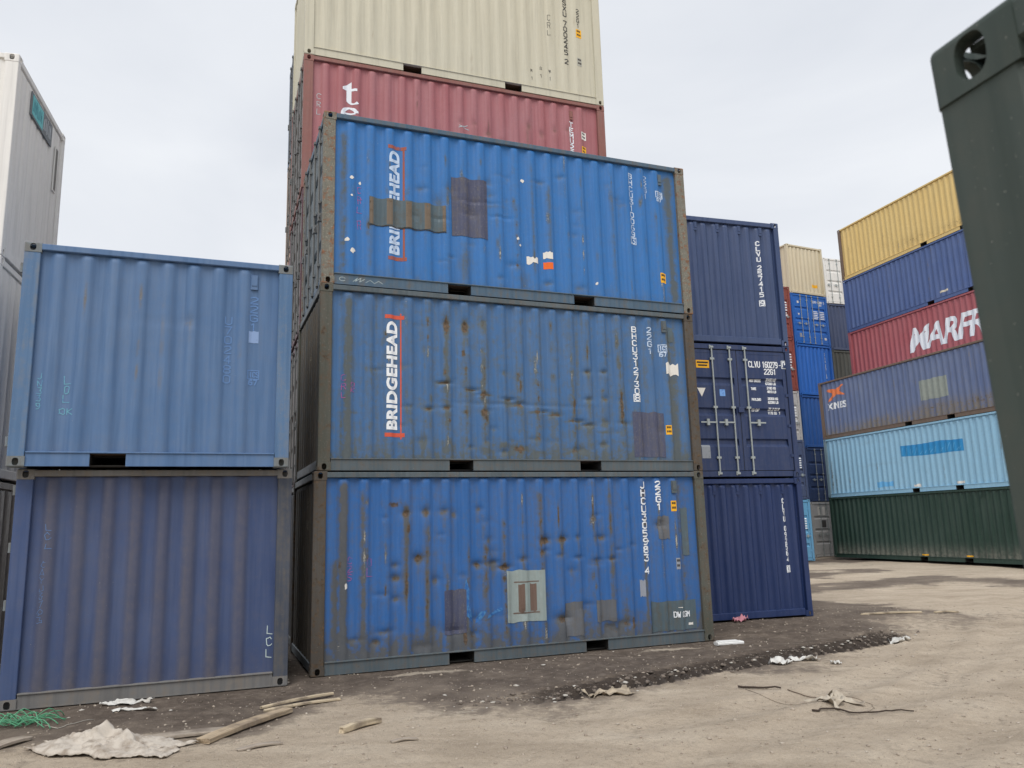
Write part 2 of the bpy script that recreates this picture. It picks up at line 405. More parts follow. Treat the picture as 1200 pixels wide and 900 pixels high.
def ell(cu, cz, ru, rz, a0, a1, sw0, sw1, n=22):
    o = []
    for k in range(n):
        t0, t1 = R(a0 + (a1 - a0) * k / n), R(a0 + (a1 - a0) * (k + 1) / n)
        def ed(t, s): 
            e = sw0 + (sw1 - sw0) * abs(math.cos(t)); return (cu + (ru - s * e) * math.cos(t), cz + (rz - s * e) * math.sin(t))
        o.append([ed(t0, 1), ed(t0, 0), ed(t1, 0), ed(t1, 1)])
    return o

def blob(u, z, ru, rz, n=9, jit=0.3):
    return [[(u + ru * math.cos(2 * math.pi * k / n) * rng.uniform(1 - jit, 1 + jit), z + rz * math.sin(2 * math.pi * k / n) * rng.uniform(1 - jit, 1 + jit)) for k in range(n)]]

# ------------------------------------------------------------------ the container
WHITE = decal('white_stencil_paint', srgb(232, 236, 240), 0.15, 1)
WORNWHITE = decal('worn_white_stencil_paint', srgb(196, 212, 232), 0.45, 2, srgb(90, 125, 175))
BLACKP = decal('black_stencil_paint', (0.05, 0.05, 0.05, 1), 0.35, 3, (0.3, 0.29, 0.26, 1))
YEL = decal('yellow_sticker', srgb(238, 178, 48), 0.1, 4, srgb(150, 110, 40))
STICKW = decal('white_sticker', srgb(225, 222, 215), 0.2, 5, srgb(150, 150, 150))
INK = plain('sticker_ink', (0.04, 0.035, 0.03, 1), 0.7, bump=0)
STEEL = plain('galvanised_rod', srgb(165, 172, 172), 0.45, 0.3, 0.16, 20)
SEAL = plain('door_gasket_rubber', (0.025, 0.025, 0.028, 1), 0.8)
DULLROD = plain('dull_painted_rod', (.15, .155, .155, 1), .6, 0, .35, 9)
DARKIN = plain('pocket_inside', (0.035, 0.033, 0.03, 1), 0.9)
PLY = plain('plywood_floor', (0.09, 0.06, 0.04, 1), 0.9)

class Box: pass

def container(label, pos, yaw, wall, frame, L=6.058, H=HC, W=W0, left='wall', right='wall', rows=10, ridge0=0.394, pitch=0.2833, depth=0.046,
              dents=(), wear=None, vents=(), pockets='std', group=None, post_l=None, post_r=None, endwear=None, left_ridges=None, bars=None, rail=None, tilt=None,
              name='shipping_container', front='corr', rightspec=None, doorwall=None, front_ridges=None, rods=None, end_mat=None):
    C = Box(); C.L, C.H, C.W = L, H, W; C.rods = rods or STEEL
    C.root = bpy.data.objects.new(name, None); col.objects.link(C.root); C.root.empty_display_size = 0.3
    C.root.location = pos; C.root.rotation_euler = (0, 0, R(yaw))
    if tilt: C.root.rotation_euler = tilt
    tag(C.root, label, 'container', group)
    rail = rail or frame
    n = int((L - 2 * ridge0 + 0.03) / pitch) + 1
    rd = front_ridges if front_ridges is not None else [ridge0 + pitch * k for k in range(n) if ridge0 + pitch * k < L - 0.24]
    C.front = Face('front', C, rd, depth=depth, dents=dents)
    C.front.wall(rows if (dents or wear) else max(1, rows // 4), wear, 'side_wall', wall)
    C.back = Face('back', C, [L - r for r in reversed(rd)], depth=depth); C.back.wall(1, None, 'side_wall', wall)
    er = left_ridges or [0.31 + 0.26 * k for k in range(8)]
    for kind, ty in (('left', left), ('right', right)):
        sp = rightspec if (kind == 'right' and rightspec) else {}
        if ty == 'wall':
            f = Face(kind, C, sp.get('ridges', er), out=sp.get('out', .036), slope=sp.get('slope', .045), depth=sp.get('depth', 0.052), u0=0.10, z0=0.15, z1=H - 0.10)
            f.wall(rows if endwear else 1, endwear, 'end_wall', end_mat or wall)
            mb = MB(); f.box(mb, .17, W - .17, .008, .09, H - .105, H - .015, .008, 'u'); link('top_end_rail', mb, rail, C.root)
            mb = MB(); f.box(mb, .17, W - .17, .008, .09, .03, .152, .008, 'u'); link('bottom_end_rail', mb, rail, C.root)
        else:
            f = Face(kind, C, [], d0=.03, depth=0.0, u0=0.1, z0=0.12, z1=H - 0.1)
            door_end(C, f, doorwall or wall, rail, bars or [.42, .93, 1.51, 2.02])
        setattr(C, kind, f)
    # castings
    for i, (x, y, z) in enumerate((x, y, z) for z in (0, 1) for y in (0, 1) for x in (0, 1)):
        fm = (post_l if x == 0 else post_r) or frame
        o = bpy.data.objects.new('corner_casting', CAST); col.objects.link(o); o.parent = C.root
        o.location = (x * L, y * W, z * H); o.scale = (1 - 2 * x, 1 - 2 * y, 1 - 2 * z)
        o.material_slots[0].link = 'OBJECT'; o.material_slots[0].material = fm
    # posts
    for x in (0, 1):
        fm = (post_l if x == 0 else post_r) or frame
        for y in (0, 1):
            mb = MB()
            xa, xb = (.003, .170) if x == 0 else (L - .170, L - .003)
            ya, yb = (.005, .115) if y == 0 else (W - .115, W - .005)
            mb.box(xa, xb, ya, yb, .119, H - .119, .007, 2); link('corner_post', mb, fm, C.root)
    # rails
    ps = [(L / 2 - 1.025 - .178, L / 2 - 1.025 + .178), (L / 2 + 1.025 - .178, L / 2 + 1.025 + .178)] if pockets == 'std' else pockets
    for y in (0, 1):
        ya, yb = (.002, .066) if y == 0 else (W - .066, W - .002)
        mb = MB(); mb.box(.178, L - .178, ya, yb, H - .085, H - .012, .007, 0); link('top_side_rail', mb, rail, C.root)
        mb = MB()
        fa, fb = (.017, .028) if y == 0 else (W - .028, W - .017)
        xs = [.178] + [v for p in ps for v in p] + [L - .178]
        for a, b in zip(xs[0::2], xs[1::2]):
            mb.box(a, b, fa, fb, .018, .1545)
            la, lb = (.008, .070) if y == 0 else (W - .070, W - .008)
            mb.box(a, b, la, lb, .008, .0195)
        la, lb = (.001, .075) if y == 0 else (W - .075, W - .001)
        mb.box(.178, L - .178, la, lb, .154, .172, .004, 0)
        link('bottom_side_rail', mb, rail, C.root)
    for a, b in ps:
        mb = MB(); mb.box(a - .012, a - .002, .024, W - .024, .03, .146); mb.box(b + .002, b + .012, .024, W - .024, .03, .146)
        mb.box(a - .012, b + .012, .12, W - .12, .014, .028); mb.box(a - .002, b + .002, .3, W - .3, .13, .146)
        link('forklift_pocket', mb, DARKIN, C.root)
    mb = MB(); mb.box(.12, L - .12, .078, W - .078, .150, .178); link('floor', mb, PLY, C.root)
    mb = MB(); mb.box(.06, L - .06, .04, W - .04, H - .03, H - .018); link('roof', mb, wall, C.root)
    for u, z in vents:
        vent(C, C.front, u, z, rail)
    return C

def vent(C, f, u, z, mat, w_=.09, h_=.19):
    d = float(f.depth([u], [z])[0]); mb = MB()
    f.box(mb, u - w_ / 2, u + w_ / 2, d - .026, d + .002, z - h_ / 2, z + h_ / 2, .007, 'z')
    f.box(mb, u - w_ / 2 + .012, u + w_ / 2 - .012, d - .034, d - .0262, z - h_ / 2 + .05, z + h_ / 2 - .015)
    link('vent_cover', mb, mat, C.root)

GROOVES = (.66, 1.25, 1.84)
DOORPROF = [(.140, .030)] + [p for g in GROOVES for p in ((g - .075, .030), (g - .018, .068), (g + .055, .068), (g + .085, .030))] + [(HC - .125, .030)]
def door_end(C, f, wall, frame, bars):
    W, H = C.W, C.H
    mb = MB(); f.box(mb, .17, W - .17, .008, .10, H - .112, H - .012, .008, 'u'); link('door_header', mb, frame, C.root)
    mb = MB(); f.box(mb, .17, W - .17, .008, .10, .02, .125, .008, 'u'); link('door_sill', mb, frame, C.root)
    zb, zt = .140, H - .125
    sx = [.125, W / 2 - .006, W / 2 + .006, W - .125]
    grooves = GROOVES
    for k in range(2):
        a, b = sx[2 * k], sx[2 * k + 1]; fr = .075
        d1, d2 = .030, .068
        prof = [(zb, d1)]
        for g in grooves: prof += [(g - .075, d1), (g - .018, d2), (g + .055, d2), (g + .085, d1)]
        prof += [(zt, d1)]
        mb = MB()
        for (z0, e0), (z1, e1) in zip(prof, prof[1:]):
            mb.poly([f.xyz(a + fr, e0, z0), f.xyz(b - fr, e0, z0), f.xyz(b - fr, e1, z1), f.xyz(a + fr, e1, z1)])
        for uu, sg in ((a + fr, 1), (b - fr, -1)):   # closed ends of the grooves
            for g in grooves:
                q = [f.xyz(uu, d1, g - .075), f.xyz(uu, d2, g - .018), f.xyz(uu, d2, g + .055), f.xyz(uu, d1, g + .085)]
                mb.poly(q if sg > 0 else q[::-1])
        f.box(mb, a, a + fr, .024, .07, zb, zt, .005, 'z'); f.box(mb, b - fr, b, .024, .07, zb, zt, .005, 'z')
        f.box(mb, a + fr, b - fr, .026, .07, zb, zb + .06); f.box(mb, a + fr, b - fr, .026, .07, zt - .06, zt)
        leaf = link('door', mb, wall, C.root)
        mb = MB(); f.box(mb, a - .010 if k == 0 else b + .0005, a - .0005 if k == 0 else b + .010, .034, .08, zb, zt); f.box(mb, a, b, .034, .08, zt + .001, zt + .011); f.box(mb, a, b, .034, .08, zb - .011, zb - .001)
        if k == 0: f.box(mb, b + .0008, sx[2] - .0008, .030, .08, zb, zt)
        link('gasket', mb, SEAL, leaf)
        for hz in (.42, 1.0, 1.6, 2.18):   # hinges
            mb = MB(); e = a if k == 0 else b
            f.box(mb, e - .06 if k == 0 else e - .05, e + .05 if k == 0 else e + .06, .010, .0235, hz - .03, hz + .03, .004, 'u')
            link('hinge', mb, frame, leaf)
        for u in [u for u in bars if a < u < b]:
            mb = MB(); c = f.xyz(u, .002, 0); mb.tube([(c[0], c[1], .075), (c[0], c[1], H - .055)], .0165, 8)
            for z in (.085, H - .075):
                f.box(mb, u - .032, u + .032, -.022, .02, z - .018, z + .018); f.box(mb, u - .05, u - .02, -.012, .009, z - .035, z + .035)
            for z in (.38, 1.34, 2.28):
                f.box(mb, u - .045, u + .045, -.010, .024, z - .022, z + .022, .005, 'u')
            hd = 1 if k else -1
            hl = min(.34, (b - u) if hd > 0 else (u - a))
            f.box(mb, min(u, u + hd * hl), max(u, u + hd * hl), -.020, -.012, 1.035, 1.062)
            f.box(mb, u + hd * hl * .55 - .03, u + hd * hl * .55 + .03, -.030, .026, .99, 1.11, .006, 'z')
            link('locking_bar', mb, C.rods, leaf)

def mark(C, f, polys, mat, name='stencil_lettering', off=0.003):
    return link(name, f.conform(polys, off), mat, C.root)

def sticker(C, f, u0, z0, u1, z1, mat, ink=None, name='sticker', jit=0.0, lines=2):
    mark(C, f, rect(u0, z0, u1, z1, jit), mat, name, .0032)
    if ink:
        o = []
        for r in range(lines):
            z = z1 - (z1 - z0) * (r + .75) / (lines + .3) ; hh = (z1 - z0) / (lines + 1) * .62
            u = u0 + (u1 - u0) * .14
            while u < u1 - (u1 - u0) * .2:
                w_ = rng.uniform(.12, .24) * (u1 - u0); o += rect(u, z, min(u + w_, u1 - .08 * (u1 - u0)), z + hh); u += w_ * 1.3
            mark(C, f, o, ink, 'sticker_print', .0052); o = []

def logo_box(C, f, u, z, w_, h_, mat):
    """owner's small boxed mark with two letters under it"""
    o = ribbon([(u, z), (u + w_, z), (u + w_, z - h_ * .6), (u, z - h_ * .6), (u, z)], .014)
    o += strokes('ICS', u + .02, z - h_ * .12, w_ * .2, h_ * .34, .014, w_ * .1)
    mark(C, f, o, mat)
    mark(C, f, strokes('67', u + .12 * w_, z - h_ * .68, w_ * .28, h_ * .32, .016, w_ * .15), mat)

def idcode(C, f, u, z, ztop_to_bottom, txt, mat, w_=.075, sw=.018, boxed=None):
    n = sum(.55 if c == ' ' else 1 for c in txt); step = ztop_to_bottom / n
    mark(C, f, strokes(txt, u - w_ / 2, z, w_, step * .74, sw, step * .26, True, boxed), mat)

# wear painters: f, U, Z, ridge mask -> rust, dirt, chips
def make_wear(seed, streaks=18, rust_amt=.7, low_dirt=.5, low_h=.5, ridge_dirt=0.0, spots=(), chip_amt=.6, base_dirt=0.0, lines=(), top_dirt=0.0, zr=(.3, 2.2)):
    r = random.Random(seed)
    def fn(f, U, Z, Rm):
        rust = np.zeros_like(U); dirt = np.zeros_like(U) + base_dirt; chip = np.zeros_like(U)
        for _ in range(streaks):
            c = r.choice(f.ridges) if f.ridges else r.uniform(f.u0, f.u1)
            e = c + r.choice((-.036, .036, 0)); L = r.uniform(.15, .9); zc = r.uniform(*zr); wd = r.uniform(.007, .018)
            k = np.exp(-((U - e) / wd) ** 2) * np.clip(1.3 - np.abs(Z - zc) / L * 2, 0, 1) * np.clip(.55 + .6 * np.sin(Z * r.uniform(7, 25) + r.uniform(0, 6)), 0, 1)
            t = r.random()
            if t < .55: rust += k * rust_amt * r.uniform(.6, 1.1)
            else: chip += k * chip_amt * r.uniform(.7, 1.3)
            dirt += k * .8
        for (cu, cz, ru, rz, a, dd) in spots:
            k = np.exp(-((U - cu) / ru) ** 2 - ((Z - cz) / rz) ** 2); rust += k * a; dirt += k * dd
        for (cu, wd, z0, z1, a, dd) in lines:
            k = np.exp(-((U - cu) / wd) ** 2) * np.clip(np.minimum(Z - z0, z1 - Z) / .12 + .5, 0, 1); rust += k * a * 1.2; dirt += k * dd * 1.5
        for (cu, cz, ru, rz, a) in f.dents:
            if ru > .13: continue
            g = min(1.3, a / .022)
            k = np.exp(-((U - cu) / (ru * .85)) ** 2 - ((Z - cz + rz * .3) / (rz * .8)) ** 2); rust += k * .60 * rust_amt * g; dirt += k * .8 * g
            k = np.exp(-((U - cu) / (ru * .5)) ** 2) * np.clip((cz - Z) / .05, 0, 1) * np.clip(1 - (cz - Z) / .35, 0, 1); dirt += k * .35 * g
        dirt += np.clip((low_h - Z) / low_h, 0, 1) ** 1.5 * low_dirt
        dirt += np.clip((Z - 2.2) / .4, 0, 1) * top_dirt
        dirt += Rm * ridge_dirt
        return rust, dirt, chip
    return fn

H_ = 2.591
def at_front(x, y, yaw, s=0, t=0):
    a = R(yaw); return (x + s * math.cos(a) - t * math.sin(a), y + s * math.sin(a) + t * math.cos(a))

# ------------------------------------------------------------------ ground
TAB = {}
def fbm(x, y, scale, seed, octv=4, gain=.5):
    """value noise on numpy arrays"""
    tot = np.zeros_like(x, float); amp = 1.0; s_ = scale
    for o in range(octv):
        T = TAB.setdefault(seed + o, None) if TAB.get(seed + o) is not None else TAB.setdefault((seed + o, 1), np.random.default_rng(seed + o).random((256, 256)))
        xx, yy = x * s_ + 37.3 * o, y * s_ + 11.7 * o
        i, j = np.floor(xx).astype(int), np.floor(yy).astype(int); fx, fy = xx - i, yy - j
        fx = fx * fx * (3 - 2 * fx); fy = fy * fy * (3 - 2 * fy)
        a = T[i % 256, j % 256]; b = T[(i + 1) % 256, j % 256]; c = T[i % 256, (j + 1) % 256]; d = T[(i + 1) % 256, (j + 1) % 256]
        tot += amp * ((a * (1 - fx) + b * fx) * (1 - fy) + (c * (1 - fx) + d * fx) * fy - .5); amp *= gain; s_ *= 2.03
    return tot

BX = [-40, -6, -4.54, -3.3, -2.5, -2.2, -1.83, -1.2, -.09, .82, 1.96, 3.07, 4.32, 5.74, 7.2, 9.0, 11.5, 30]
BY = [6.0, 7.0, 7.1, 7.1, 7.4, 8.2, 8.85, 8.65, 8.3, 8.5, 9.3, 9.8, 10.5, 12.2, 15.0, 19.5, 27.0, 60]
TRK = [(-.6, 8.75), (.28, 9.0), (1.71, 9.85), (3.42, 11.1), (5.26, 12.15), (7.5, 15.2)]
def seg_dist(x, y, pts):
    best = np.full_like(x, 1e9, dtype=float); along = np.zeros_like(x, float); acc = 0.0; sgn = np.zeros_like(x, float)
    for (ax, ay), (bx, by) in zip(pts, pts[1:]):
        dx, dy = bx - ax, by - ay; l = math.hypot(dx, dy)
        t = np.clip(((x - ax) * dx + (y - ay) * dy) / l ** 2, 0, 1)
        px, py = x - ax - t * dx, y - ay - t * dy; d = np.hypot(px, py); q = d < best
        best = np.where(q, d, best); along = np.where(q, acc + t * l, along); sgn = np.where(q, np.sign(dx * py - dy * px), sgn); acc += l
    return best, along, sgn
def damp_of(x, y):
    e = fbm(x, y, 1.1, 11, 6, .62) * 1.1
    d = y - np.interp(x, BX, BY) + e
    dm = np.clip(d / 1.9 + .22, 0, 1)
    far = np.clip((y - 12.5) / 4, 0, 1) * np.clip((x - 4.5) / 2, 0, 1)
    band = np.clip(.42 + 3.0 * fbm(x * .55 + y * .1, y * .75 - x * .25, .55, 23, 4, .6) + np.clip((9 - x) / 8, -.35, .3), 0, 1)
    dm = dm * (1 - far) + far * band * .7
    edge = np.clip((y - 30) / 5, 0, 1) * np.clip((x - 8) / 4, 0, 1)
    return np.clip(dm + edge * .5, 0, 1)
RUTS = [[(-3.0, 4.2), (0.5, 5.9), (4.2, 8.6), (7.5, 12.6), (9.5, 18)], [(-2.0, 3.2), (2.0, 5.4), (5.4, 8.4), (8.5, 12.8), (10.8, 18)], [(1.0, 7.4), (3.2, 8.6), (5.6, 10.9), (8.0, 14.6)]]
def track_of(x, y):
    d, al, sg = seg_dist(x, y, TRK); s_ = d * sg
    t = np.clip(2.0 - np.abs(s_) / .21, 0, 1)
    fade = np.clip((al - .2) / 1.2, 0, 1) * np.clip((8.2 - al) / 1.0, 0, 1)
    lug = np.clip(3 * np.sin((al + np.abs(s_) * .6) * 2 * math.pi / .19), -1, 1)
    return t * fade, lug, s_
def ground_h(x, y):
    x = np.asarray(x, float); y = np.asarray(y, float)
    dm = damp_of(x, y)
    h = fbm(x, y, .45, 3, 3) * .05 + fbm(x, y, 4.0, 5, 4) * .005 + fbm(x, y, 11.0, 6, 3) * .006
    h += dm * (fbm(x, y, 2.6, 8, 4) * .035 + np.abs(fbm(x, y, 9.0, 9, 3)) * .022)
    t, lug, s_ = track_of(x, y)
    h += t * (.030 * lug - .03) + np.exp(-((np.abs(s_) - .45) / .07) ** 2) * .03 * np.clip(t * 9 + .0, 0, 1)
    for p in RUTS:
        d, al, sg = seg_dist(x, y, p); h -= np.exp(-(d / .22) ** 2) * .026; h += np.exp(-((d - .34) / .12) ** 2) * .014
    # level pads under the stacks
    for (px, py, yw, l, wd) in PADS:
        a = R(yw); u = (x - px) * math.cos(a) + (y - py) * math.sin(a); v = -(x - px) * math.sin(a) + (y - py) * math.cos(a)
        m_ = np.clip(np.minimum(np.minimum(u + .12, l + .12 - u), np.minimum(v + .10, wd + .12 - v)) / .2 + .3, 0, 1)
        h = h * (1 - m_) + m_ * (-.006)
    a = R(-72.15); u = (x - .9) * math.cos(a) + (y - 1.36) * math.sin(a); v = -(x - .9) * math.sin(a) + (y - 1.36) * math.cos(a)
    m_ = np.clip(np.minimum(np.minimum(u + .5, 7 - u), np.minimum(v + .25, 3.2 - v)) / .3, 0, 1)
    h = h * (1 - m_) + m_ * (.055 + np.clip(v, 0, 2.5) * .0371)
    return h
PADS = [(-2.63, 10.37, 21.5, 6.06, 2.44), (-5.58, 8.84, 20.7, 2.99, 2.44), (3.20, 14.6, 17.2, 2.45, 6.1), (-3.6, 12.95, 20.6, 6.1, 2.44), (-12.45, 8.12, 16.3, 6.1, 2.44)]

def lines(segs):
    o = [segs[0][0]]
    for a, b, st in segs:
        n = max(1, round((b - a) / st)); o += [a + (b - a) * (k + 1) / n for k in range(n)]
    return np.array(o)
gx = lines([(-900, -60, 140), (-60, -12, 4), (-12, -6, .35), (-6, 7.2, .034), (7.2, 12, .12), (12, 26, .5), (26, 70, 4), (70, 900, 140)])
gy = lines([(-300, -30, 60), (-30, 0, 2), (0, 5.2, .2), (5.2, 13.2, .034), (13.2, 18, .08), (18, 40, .3), (40, 80, 3), (80, 1000, 140)])
GX, GY = np.meshgrid(gx, gy)
GZ = ground_h(GX, GY)
fade = np.clip(1 - (np.hypot(GX, GY) - 60) / 40, 0, 1); GZ = GZ * fade
i = np.arange(GX.size).reshape(GX.shape)
q = np.stack([i[:-1, :-1], i[:-1, 1:], i[1:, 1:], i[1:, :-1]], -1).reshape(-1, 4)
gm = bpy.data.meshes.new('ground'); nv = GX.size
gm.vertices.add(nv); gm.vertices.foreach_set('co', np.stack([GX, GY, GZ], -1).astype(np.float32).ravel())
gm.loops.add(q.size); gm.loops.foreach_set('vertex_index', q.ravel().astype(np.int32))
gm.polygons.add(len(q)); gm.polygons.foreach_set('loop_start', np.arange(0, q.size, 4, dtype=np.int32)); gm.polygons.foreach_set('loop_total', np.full(len(q), 4, np.int32))
gm.update(calc_edges=True); gm.polygons.foreach_set('use_smooth', [True] * len(q))
at = gm.color_attributes.new('soil', 'FLOAT_COLOR', 'POINT')
tr, lug, s_ = track_of(GX, GY)
sand = np.exp(-(((GX + 1.2) * .94 + (GY - 10.5) * .34) / .55) ** 2 - (((GY - 10.5) * .94 - (GX + 1.2) * .34) / .13) ** 2) * 1.4
sand += np.exp(-((GX - .92) / .22) ** 2 - ((GY - 8.95) / .14) ** 2) + np.exp(-((GX - 3.0) / .35) ** 2 - ((GY - 8.1) / .22) ** 2) * .8
sand += np.exp(-(((GX - 2.2) * .94 + (GY - 11.9) * .34) / .6) ** 2 - (((GY - 11.9) * .94 - (GX - 2.2) * .34) / .10) ** 2)
sand += np.exp(-((GX + 3.1) / .5) ** 2 - ((GY - 7.75) / .16) ** 2) * .7
rut = np.zeros_like(GX)
for p in RUTS:
    d_, al_, _s = seg_dist(GX, GY, p); rut += np.exp(-(d_ / .26) ** 2) * np.clip(.5 + 2 * fbm(al_, d_ * 3, .6, 77, 3), 0, 1)
c4 = np.stack([np.clip(damp_of(GX, GY) + tr * .4 + rut * .16, 0, 1), np.clip(sand, 0, 1), tr, np.ones_like(GX)], -1).astype(np.float32)
at.data.foreach_set('color', c4.ravel())

def soil_mat():
    s = NT('dirt_yard'); v = s.coord(0, which='Object')
    a = s.n('ShaderNodeAttribute', attribute_name='soil'); sp = s.n('ShaderNodeSeparateColor'); s.l(a.outputs['Color'], sp.inputs[0])
    n1 = s.noise(v, .8, 5, .6); n2 = s.noise(v, 6.5, 8, .7); n3 = s.noise(v, 45, 6, .7); n4 = s.noise(v, 140, 3, .6)
    st = s.n('ShaderNodeMapping'); st.inputs['Rotation'].default_value = (0, 0, R(-38)); st.inputs['Scale'].default_value = (.55, 1.9, 1); s.l(v, st.inputs['Vector'])
    n5 = s.noise(st.outputs[0], 1.3, 6, .62, .4)
    dry = s.ramp(s.math('ADD', s.math('MULTIPLY', n1, .5), s.math('MULTIPLY', n5, .5)), [(.34, (.42, .342, .258, 1)), (.5, (.56, .466, .358, 1)), (.66, (.66, .565, .445, 1))])
    dry = s.mix(s.math('MULTIPLY', s.math('SUBTRACT', n2, .5, True), 2.4, True), dry, (.33, .265, .20, 1))
    dry = s.mix(s.math('MULTIPLY', s.math('SUBTRACT', s.noise(v, 17, 8, .75), .5, True), 2.4, True), dry, (.32, .256, .192, 1))
    dry = s.mix(s.math('MULTIPLY', s.math('SUBTRACT', n3, .53, True), 4, True), dry, (.64, .56, .46, 1))
    mud = s.ramp(n2, [(.3, (.088, .070, .057, 1)), (.52, (.145, .116, .095, 1)), (.75, (.235, .192, .155, 1))])
    mud = s.mix(s.math('MULTIPLY', s.math('SUBTRACT', n3, .6, True), 5, True), mud, (.27, .22, .175, 1))
    k = s.math('ADD', sp.outputs[0], s.math('MULTIPLY', s.math('SUBTRACT', s.math('ADD', s.math('MULTIPLY', n2, .6), s.math('MULTIPLY', n1, .4)), .5), 2.2))
    k = s.math('MULTIPLY', s.math('SUBTRACT', k, .22, True), 1.55, True)
    dirt_b = s.ramp(n2, [(.3, (.175, .140, .112, 1)), (.5, (.25, .205, .163, 1)), (.7, (.36, .302, .243, 1))])
    c = s.mix(s.math('MULTIPLY', k, 2.0, True), dry, dirt_b)
    k = s.math('MULTIPLY', k, s.math('ADD', s.math('MULTIPLY', s.noise(v, 1.9, 6, .65), 1.5), .2), True)
    c = s.mix(s.math('MULTIPLY', s.math('SUBTRACT', k, .45, True), 1.8, True), c, mud)
    tk = s.math('MULTIPLY', s.math('SUBTRACT', s.math('ADD', sp.outputs[2], s.math('MULTIPLY', s.math('SUBTRACT', n2, .5), 1.2)), .3, True), 2.2, True)
    c = s.mix(tk, c, s.mix(n3, (.04, .032, .027, 1), (.11, .088, .073, 1)))
    sk = s.math('MULTIPLY', s.math('SUBTRACT', s.math('ADD', sp.outputs[1], s.math('MULTIPLY', s.math('SUBTRACT', n2, .5), 1.2)), .4, True), 2.2, True)
    c = s.mix(sk, c, (.47, .40, .315, 1))
    vo = s.n('ShaderNodeTexVoronoi'); vo.inputs['Scale'].default_value = 30; s.l(v, vo.inputs['Vector'])
    peb = s.math('LESS_THAN', vo.outputs['Distance'], s.math('MULTIPLY', s.math('SUBTRACT', n2, .48, True), .8))
    c = s.mix(s.math('MULTIPLY', peb, .35), c, s.mix(s.math('MULTIPLY', vo.outputs['Color'], 1.0), (.10, .085, .07, 1), (.46, .41, .35, 1)))
    c = s.mix(s.math('MULTIPLY', s.math('SUBTRACT', n4, .54, True), 3.2, True), c, (.17, .135, .10, 1))
    s.l(c, s.b.inputs['Base Color']); s.b.inputs['Roughness'].default_value = .93; s.b.inputs['Specular IOR Level'].default_value = .18
    h = s.math('ADD', s.math('MULTIPLY', n3, .6), s.math('ADD', s.math('MULTIPLY', n2, 1.0), s.math('MULTIPLY', n4, .35)))
    h = s.math('ADD', h, s.math('MULTIPLY', peb, .25))
    h = s.math('ADD', h, s.math('MULTIPLY', s.noise(v, 18, 8, .75), 1.1))
    s.bump(h, .85, .035); return s.m
ground = bpy.data.objects.new('ground', gm); col.objects.link(ground); gm.materials.append(soil_mat()); tag(ground, 'dry tan dirt yard with dark damp mud and tyre tracks', None, None, 'structure')

# ------------------------------------------------------------------ the three-high stack in front
OLIVE = (0.115, 0.10, 0.072, 1)
fr_rust = paint('rusted_frame_paint', (.070, .058, .046, 1), rust=.50, dirt=.6, chips=.05, seed=1.2, rough=.7, dirtc=(.10, .082, .062, 1))
fr_olive = paint('olive_frame_paint', (.078, .080, .062, 1), rust=.40, dirt=.5, chips=.12, seed=2.7, rough=.65, dirtc=(.13, .085, .06, 1))
fr_patch = paint('peeling_frame_paint', (.16, .155, .125, 1), rust=.48, dirt=.45, chips=.28, seed=3.3, rough=.65, chipc=(.45, .40, .33, 1),
                 rustcols=[(.25, (.07, .035, .022, 1)), (.5, (.21, .10, .055, 1)), (.75, (.40, .20, .11, 1))])
rail_blue = paint('grey_blue_rail_paint', (.062, .115, .175, 1), rust=.14, dirt=.5, chips=.03, seed=4.1, dirtc=(.12, .105, .085, 1))
rail_olive = paint('grey_green_rail_paint', (.082, .108, .124, 1), rust=.26, dirt=.5, chips=.08, seed=4.9, dirtc=(.13, .10, .075, 1))
blueA2 = paint('bright_blue_paint', (.030, .165, .455, 1), rust=.0, dirt=.18, chips=.02, seed=5.1, dirtc=(.10, .11, .095, 1), fade=.09)
blueA1 = paint('dull_blue_paint', (.048, .148, .345, 1), rust=.04, dirt=.42, chips=.0, seed=6.3, dirtc=(.105, .115, .10, 1), fade=.2)
blueA0 = paint('blue_paint', (.030, .130, .375, 1), rust=.04, dirt=.34, chips=.0, seed=7.7, dirtc=(.105, .10, .08, 1), fade=.11)
PATCH_OL = paint('olive_repair_plate', (.075, .115, .14, 1), rust=.16, dirt=.5, seed=8.2, dirtc=(.10, .085, .06, 1))
PATCH_PU = paint('slate_repair_plate', (.062, .070, .130, 1), rust=.14, dirt=.7, chips=.16, seed=9.4, dirtc=(.11, .105, .115, 1))
PATCH_GR = paint('pale_grey_repair_plate', (.30, .36, .35, 1), rust=.05, dirt=.35, seed=10.2, dirtc=(.22, .22, .19, 1))
PATCH_DG = paint('dull_grey_repair_plate', (.115, .125, .145, 1), rust=.06, dirt=.5, seed=11.2, dirtc=(.13, .115, .095, 1))
ORANGE = decal('orange_red_bar_paint', srgb(206, 92, 70), .25, 6, srgb(120, 80, 90))
ORANGE2 = decal('faded_orange_bar_paint', srgb(160, 92, 72), .45, 7, srgb(60, 95, 150))
LETTER = decal('white_letter_paint', srgb(236, 240, 244), .16, 8, srgb(110, 150, 205))
LETTER2 = decal('faded_white_letter_paint', srgb(190, 210, 235), .32, 9, srgb(80, 130, 200))
PINK = decal('pink_marker', srgb(175, 95, 150), .6, 10, srgb(70, 100, 160))
CHALK = decal('chalk', srgb(190, 205, 205), .4, 11, srgb(100, 120, 150))
ORSTICK = decal('orange_sticker', srgb(232, 110, 50), .1, 12)

rk = lambda k: .394 + .2833 * k
